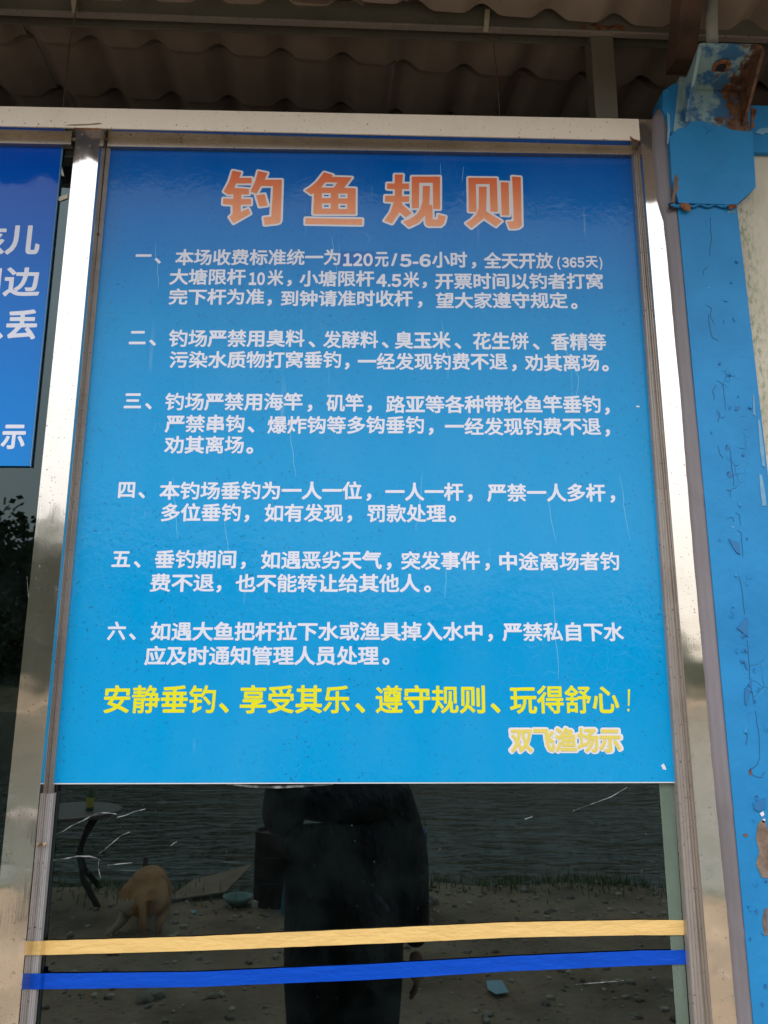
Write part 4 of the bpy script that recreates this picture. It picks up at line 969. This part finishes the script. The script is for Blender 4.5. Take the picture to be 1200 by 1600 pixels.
# cardboard, bowl, carton
bm = bmesh.new(); P = [refl_ground(262, 1414), refl_ground(352, 1404), refl_ground(392, 1382), refl_ground(300, 1388)]
zz = [.02, .04, .16, .06]
for i in range(4): P[i].z = zz[i]
loft(bm, [[P[0], P[1], P[1]+Vector((0, 0, .012)), P[0]+Vector((0, 0, .012))], [P[3], P[2], P[2]+Vector((0, 0, .012)), P[3]+Vector((0, 0, .012))]])
CB = M('cardboard', rough=.9); spotty(CB, (.36, .26, .18), (.24, .17, .12), 6)
tag(obj('cardboard_sheet', bm, CB.m), 'bent sheet of brown cardboard on the earth right of the dog', 'cardboard')
c = refl_ground(371, 1416); bm = bmesh.new(); lathe(bm, [(.05, 0), (.09, .03), (.115, .075), (.122, .076), (.108, .05), (.06, .012)], c, 24); tag(obj('bowl', bm, M('pale_green_bowl', (.24, .38, .36), .4).m, None, True), 'pale green plastic bowl lying before the cardboard', 'bowl')
c = refl_ground(404, 1416); bm = bmesh.new(); box(bm, (-.03, -.07, 0), (.03, .07, .05)); bmesh.ops.transform(bm, matrix=Matrix.Translation(c) @ Matrix.Rotation(.5, 4, 'Z'), verts=bm.verts); tag(obj('white_carton', bm, M('white_card', (.7, .7, .68), .7).m, None, bevel=.004), 'small white carton on the earth beside the bowl', 'carton')
# stones, paper, litter
STN = M('pale_stone', rough=.9); spotty(STN, (.36, .33, .28), (.18, .16, .13), 12); STN = STN.m
stones = [(674, 1412, .06), (668, 1414, .05), (240, 1560, .07), (225, 1566, .06), (700, 1400, .03), (820, 1392, .04), (830, 1500, .03), (730, 1490, .03), (880, 1520, .035), (720, 1440, .03), (310, 1500, .025), (330, 1560, .03)]
for i, (px, py, r) in enumerate(stones):
    c = refl_ground(px, py); bm = bmesh.new(); bmesh.ops.create_icosphere(bm, subdivisions=2, radius=r)
    for v_ in bm.verts: v_.co *= 1+random.uniform(-.16, .16); v_.co.z *= .6
    bmesh.ops.translate(bm, vec=(c.x, c.y, r*.3), verts=bm.verts)
    tag(obj('stone', bm, STN), 'small pale stone lying on the mirrored earth yard', 'stone', 'stones scattered over the yard')
for poly, lab in ((((760, 1540), (785, 1542), (795, 1556), (775, 1562), (762, 1555)), 'pale blue plastic scrap on the earth at the lower right of the glass'), (((296, 1428), (306, 1430), (300, 1434)), 'tiny white paper scrap on the earth right of the dog')):
    bm = bmesh.new(); P = [refl_ground(*k) for k in poly]; a_ = [bm.verts.new((p.x, p.y, .012+random.uniform(0, .02))) for p in P]; f_ = bm.faces.new(a_); r_ = bmesh.ops.extrude_face_region(bm, geom=[f_]); bmesh.ops.translate(bm, vec=(0, 0, .003), verts=[v_ for v_ in r_['geom'] if isinstance(v_, bmesh.types.BMVert)])
    tag(obj('litter_scrap', bm, M('pale_plastic', (.32, .55, .66), .5).m), lab, 'litter')
# gravel specks and grass tufts, uncountable
bm = bmesh.new()
for i in range(4200):
    x, d_ = random.uniform(-4.5, 4.5), random.uniform(1.2, 6.3); r = random.choice((.006, .008, .011, .015, .026))*random.uniform(.6, 1.2)
    m4 = Matrix.Translation((x, -d_, gz(x, -d_)+r*.3)) @ Matrix.Rotation(random.uniform(0, 6), 4, 'Z') @ Matrix.Diagonal((1.3, .9, .6, 1)); bmesh.ops.create_icosphere(bm, subdivisions=1, radius=r, matrix=m4)
GV = M('pale_grit', rough=.9); spotty(GV, (.55, .50, .42), (.16, .13, .10), 7, (.4, .6)); tag(obj('gravel', bm, GV.m), 'loose grit and crumbs scattered over the earth', 'gravel', kind='stuff')
gv, gf = [], []
for i in range(3600):
    x = random.gauss(random.choice((-4, -2.2, -1.2, -.2, .9, 1.6, 2.4, 3.6)), .45); d_ = SHORE-.35+random.gauss(0, .28)+.18*math.sin(x*1.3); z = gz(x, -d_)
    h = random.uniform(.03, .13)*random.uniform(.5, 1.3); a_ = random.uniform(0, 6.28); b = random.uniform(.02, .1); wd = .006
    n0 = len(gv); ux, uy = math.cos(a_), math.sin(a_)
    gv += [(x-uy*wd, -d_+ux*wd, z-.01), (x+uy*wd, -d_-ux*wd, z-.01), (x+ux*b*.4-uy*wd*.6, -d_+uy*b*.4+ux*wd*.6, z+h*.6), (x+ux*b*.4+uy*wd*.6, -d_+uy*b*.4-ux*wd*.6, z+h*.6), (x+ux*b, -d_+uy*b, z+h)]
    gf += [(n0, n0+1, n0+3, n0+2), (n0+2, n0+3, n0+4)]
me = bpy.data.meshes.new('shore_grass'); me.from_pydata(gv, [], gf); GR = M('grass_blade', rough=.7); GR.col(GR.ramp(GR.noise(6, 3), [(.3, (.05, .10, .02)), (.7, (.14, .18, .05))]))
tag(link('shore_grass', me, GR.m), 'rough green grass tufts along the pond shore', 'grass', kind='stuff')

# ------------------------------------------------------------------ trees on the far bank
LEAF = M('leaf', rough=.6); LEAF.col(LEAF.ramp(LEAF.noise(.7, 5), [(.3, (.025, .05, .015)), (.7, (.07, .105, .03))])); LEAF = LEAF.m
BARK = M('bark', (.07, .055, .04), .9).m
def crown(seed, n=2600):
    rnd = random.Random(seed); vs, fs = [], []; lobes = [(rnd.uniform(-.5, .5), rnd.uniform(-.4, .4), rnd.uniform(.35, 1.0), rnd.uniform(.22, .36)) for _ in range(13)]
    for i in range(n):
        lx, ly, lz, lr = rnd.choice(lobes); v_ = Vector((rnd.gauss(0, 1), rnd.gauss(0, 1), rnd.gauss(0, 1))).normalized()*lr*rnd.uniform(.55, 1.05)
        c = Vector((lx, ly, lz))+v_; s = rnd.uniform(.018, .04); a_ = Vector((rnd.gauss(0, 1), rnd.gauss(0, 1), rnd.gauss(0, 1))).normalized(); b_ = a_.orthogonal().normalized()
        n0 = len(vs); vs += [tuple(c+a_*s), tuple(c+b_*s*.8), tuple(c-a_*s), tuple(c-b_*s*.8)]; fs.append((n0, n0+1, n0+2, n0+3))
    me = bpy.data.meshes.new('crown'); me.from_pydata(vs, [], fs); me.materials.append(LEAF); return me
crowns = [crown(k) for k in range(4)]
bm = bmesh.new(); tube(bm, [(0, 0, -.05), (.01, 0, .25), (.0, .01, .5), (.03, 0, .8)], [.035, .028, .02, .01], 8)
for a_ in (0, 2.1, 4.2): tube(bm, [(0, 0, .38), (.15*math.cos(a_), .15*math.sin(a_), .55), (.3*math.cos(a_), .3*math.sin(a_), .78)], [.016, .012, .006], 6)
trunk = bpy.data.meshes.new('trunk'); bm.to_mesh(trunk); bm.free(); trunk.materials.append(BARK)
k = 0
for x in range(-64, 70, 5):
    xx = x+random.uniform(-1.5, 1.5); yy = -FAR-5-random.uniform(0, 9)
    hgt = 6.0+6.5*max(0, min(1, (-xx+4)/26))+random.uniform(-1.4, 1.6)
    e = tag(empty('broadleaf_tree', (xx, yy, gz(xx, yy))), 'dark broadleaf tree in the row on the far bank of the pond', 'tree', 'trees on the far bank')
    e.scale = (hgt/1.3, hgt/1.3, hgt/1.3); e.rotation_euler = (0, 0, random.uniform(0, 6))
    for nm, me in (('trunk', trunk), ('crown', crowns[k % 4])):
        o = bpy.data.objects.new(nm, me); COL.objects.link(o); o.parent = e
    k += 1
hx = [i*6-180 for i in range(61)]; hv, hf = [], []
for j, (yy, hh) in enumerate(((-58, 0), (-64, .55), (-75, .9), (-95, 1.0), (-130, .9))):
    for x in hx: hv.append((x, yy+math.sin(x*.13), .8+hh*(3.6+5.0*max(0, min(1, (10-x)/40))+1.0*math.sin(x*.11)+.7*math.sin(x*.37+1))))
n_ = len(hx)
for j in range(4):
    for i in range(n_-1): hf.append((j*n_+i, j*n_+i+1, (j+1)*n_+i+1, (j+1)*n_+i))
me = bpy.data.meshes.new('wooded_hill'); me.from_pydata(hv, [], hf); WH = M('wooded_slope', rough=.9); WH.col(WH.ramp(WH.noise(.4, 7, .7), [(.3, (.02, .035, .012)), (.7, (.06, .085, .03))])); WH.bump(WH.noise(.8, 6), 1, 1.0)
tag(link('wooded_hill', me, WH.m), 'low wooded rise behind the far bank', kind='structure')
# undergrowth that closes the row
me = bpy.data.meshes.new('bank_undergrowth'); vs, fs = [], []
for i in range(26000):
    x = random.uniform(-75, 75); yy = -FAR-3.5-random.uniform(0, 12); z = gz(x, yy)+random.random()**1.3*(2.8+.9*math.sin(x*.4)); s = random.uniform(.1, .25)
    a_ = Vector((random.gauss(0, 1), random.gauss(0, 1), random.gauss(0, 1))).normalized(); b_ = a_.orthogonal().normalized(); c = Vector((x, yy, z)); n0 = len(vs)
    vs += [tuple(c+a_*s), tuple(c+b_*s), tuple(c-a_*s), tuple(c-b_*s)]; fs.append((n0, n0+1, n0+2, n0+3))
me.from_pydata(vs, [], fs); tag(link('bank_undergrowth', me, LEAF), 'dense dark bushes under the trees on the far bank', 'bushes', kind='stuff')
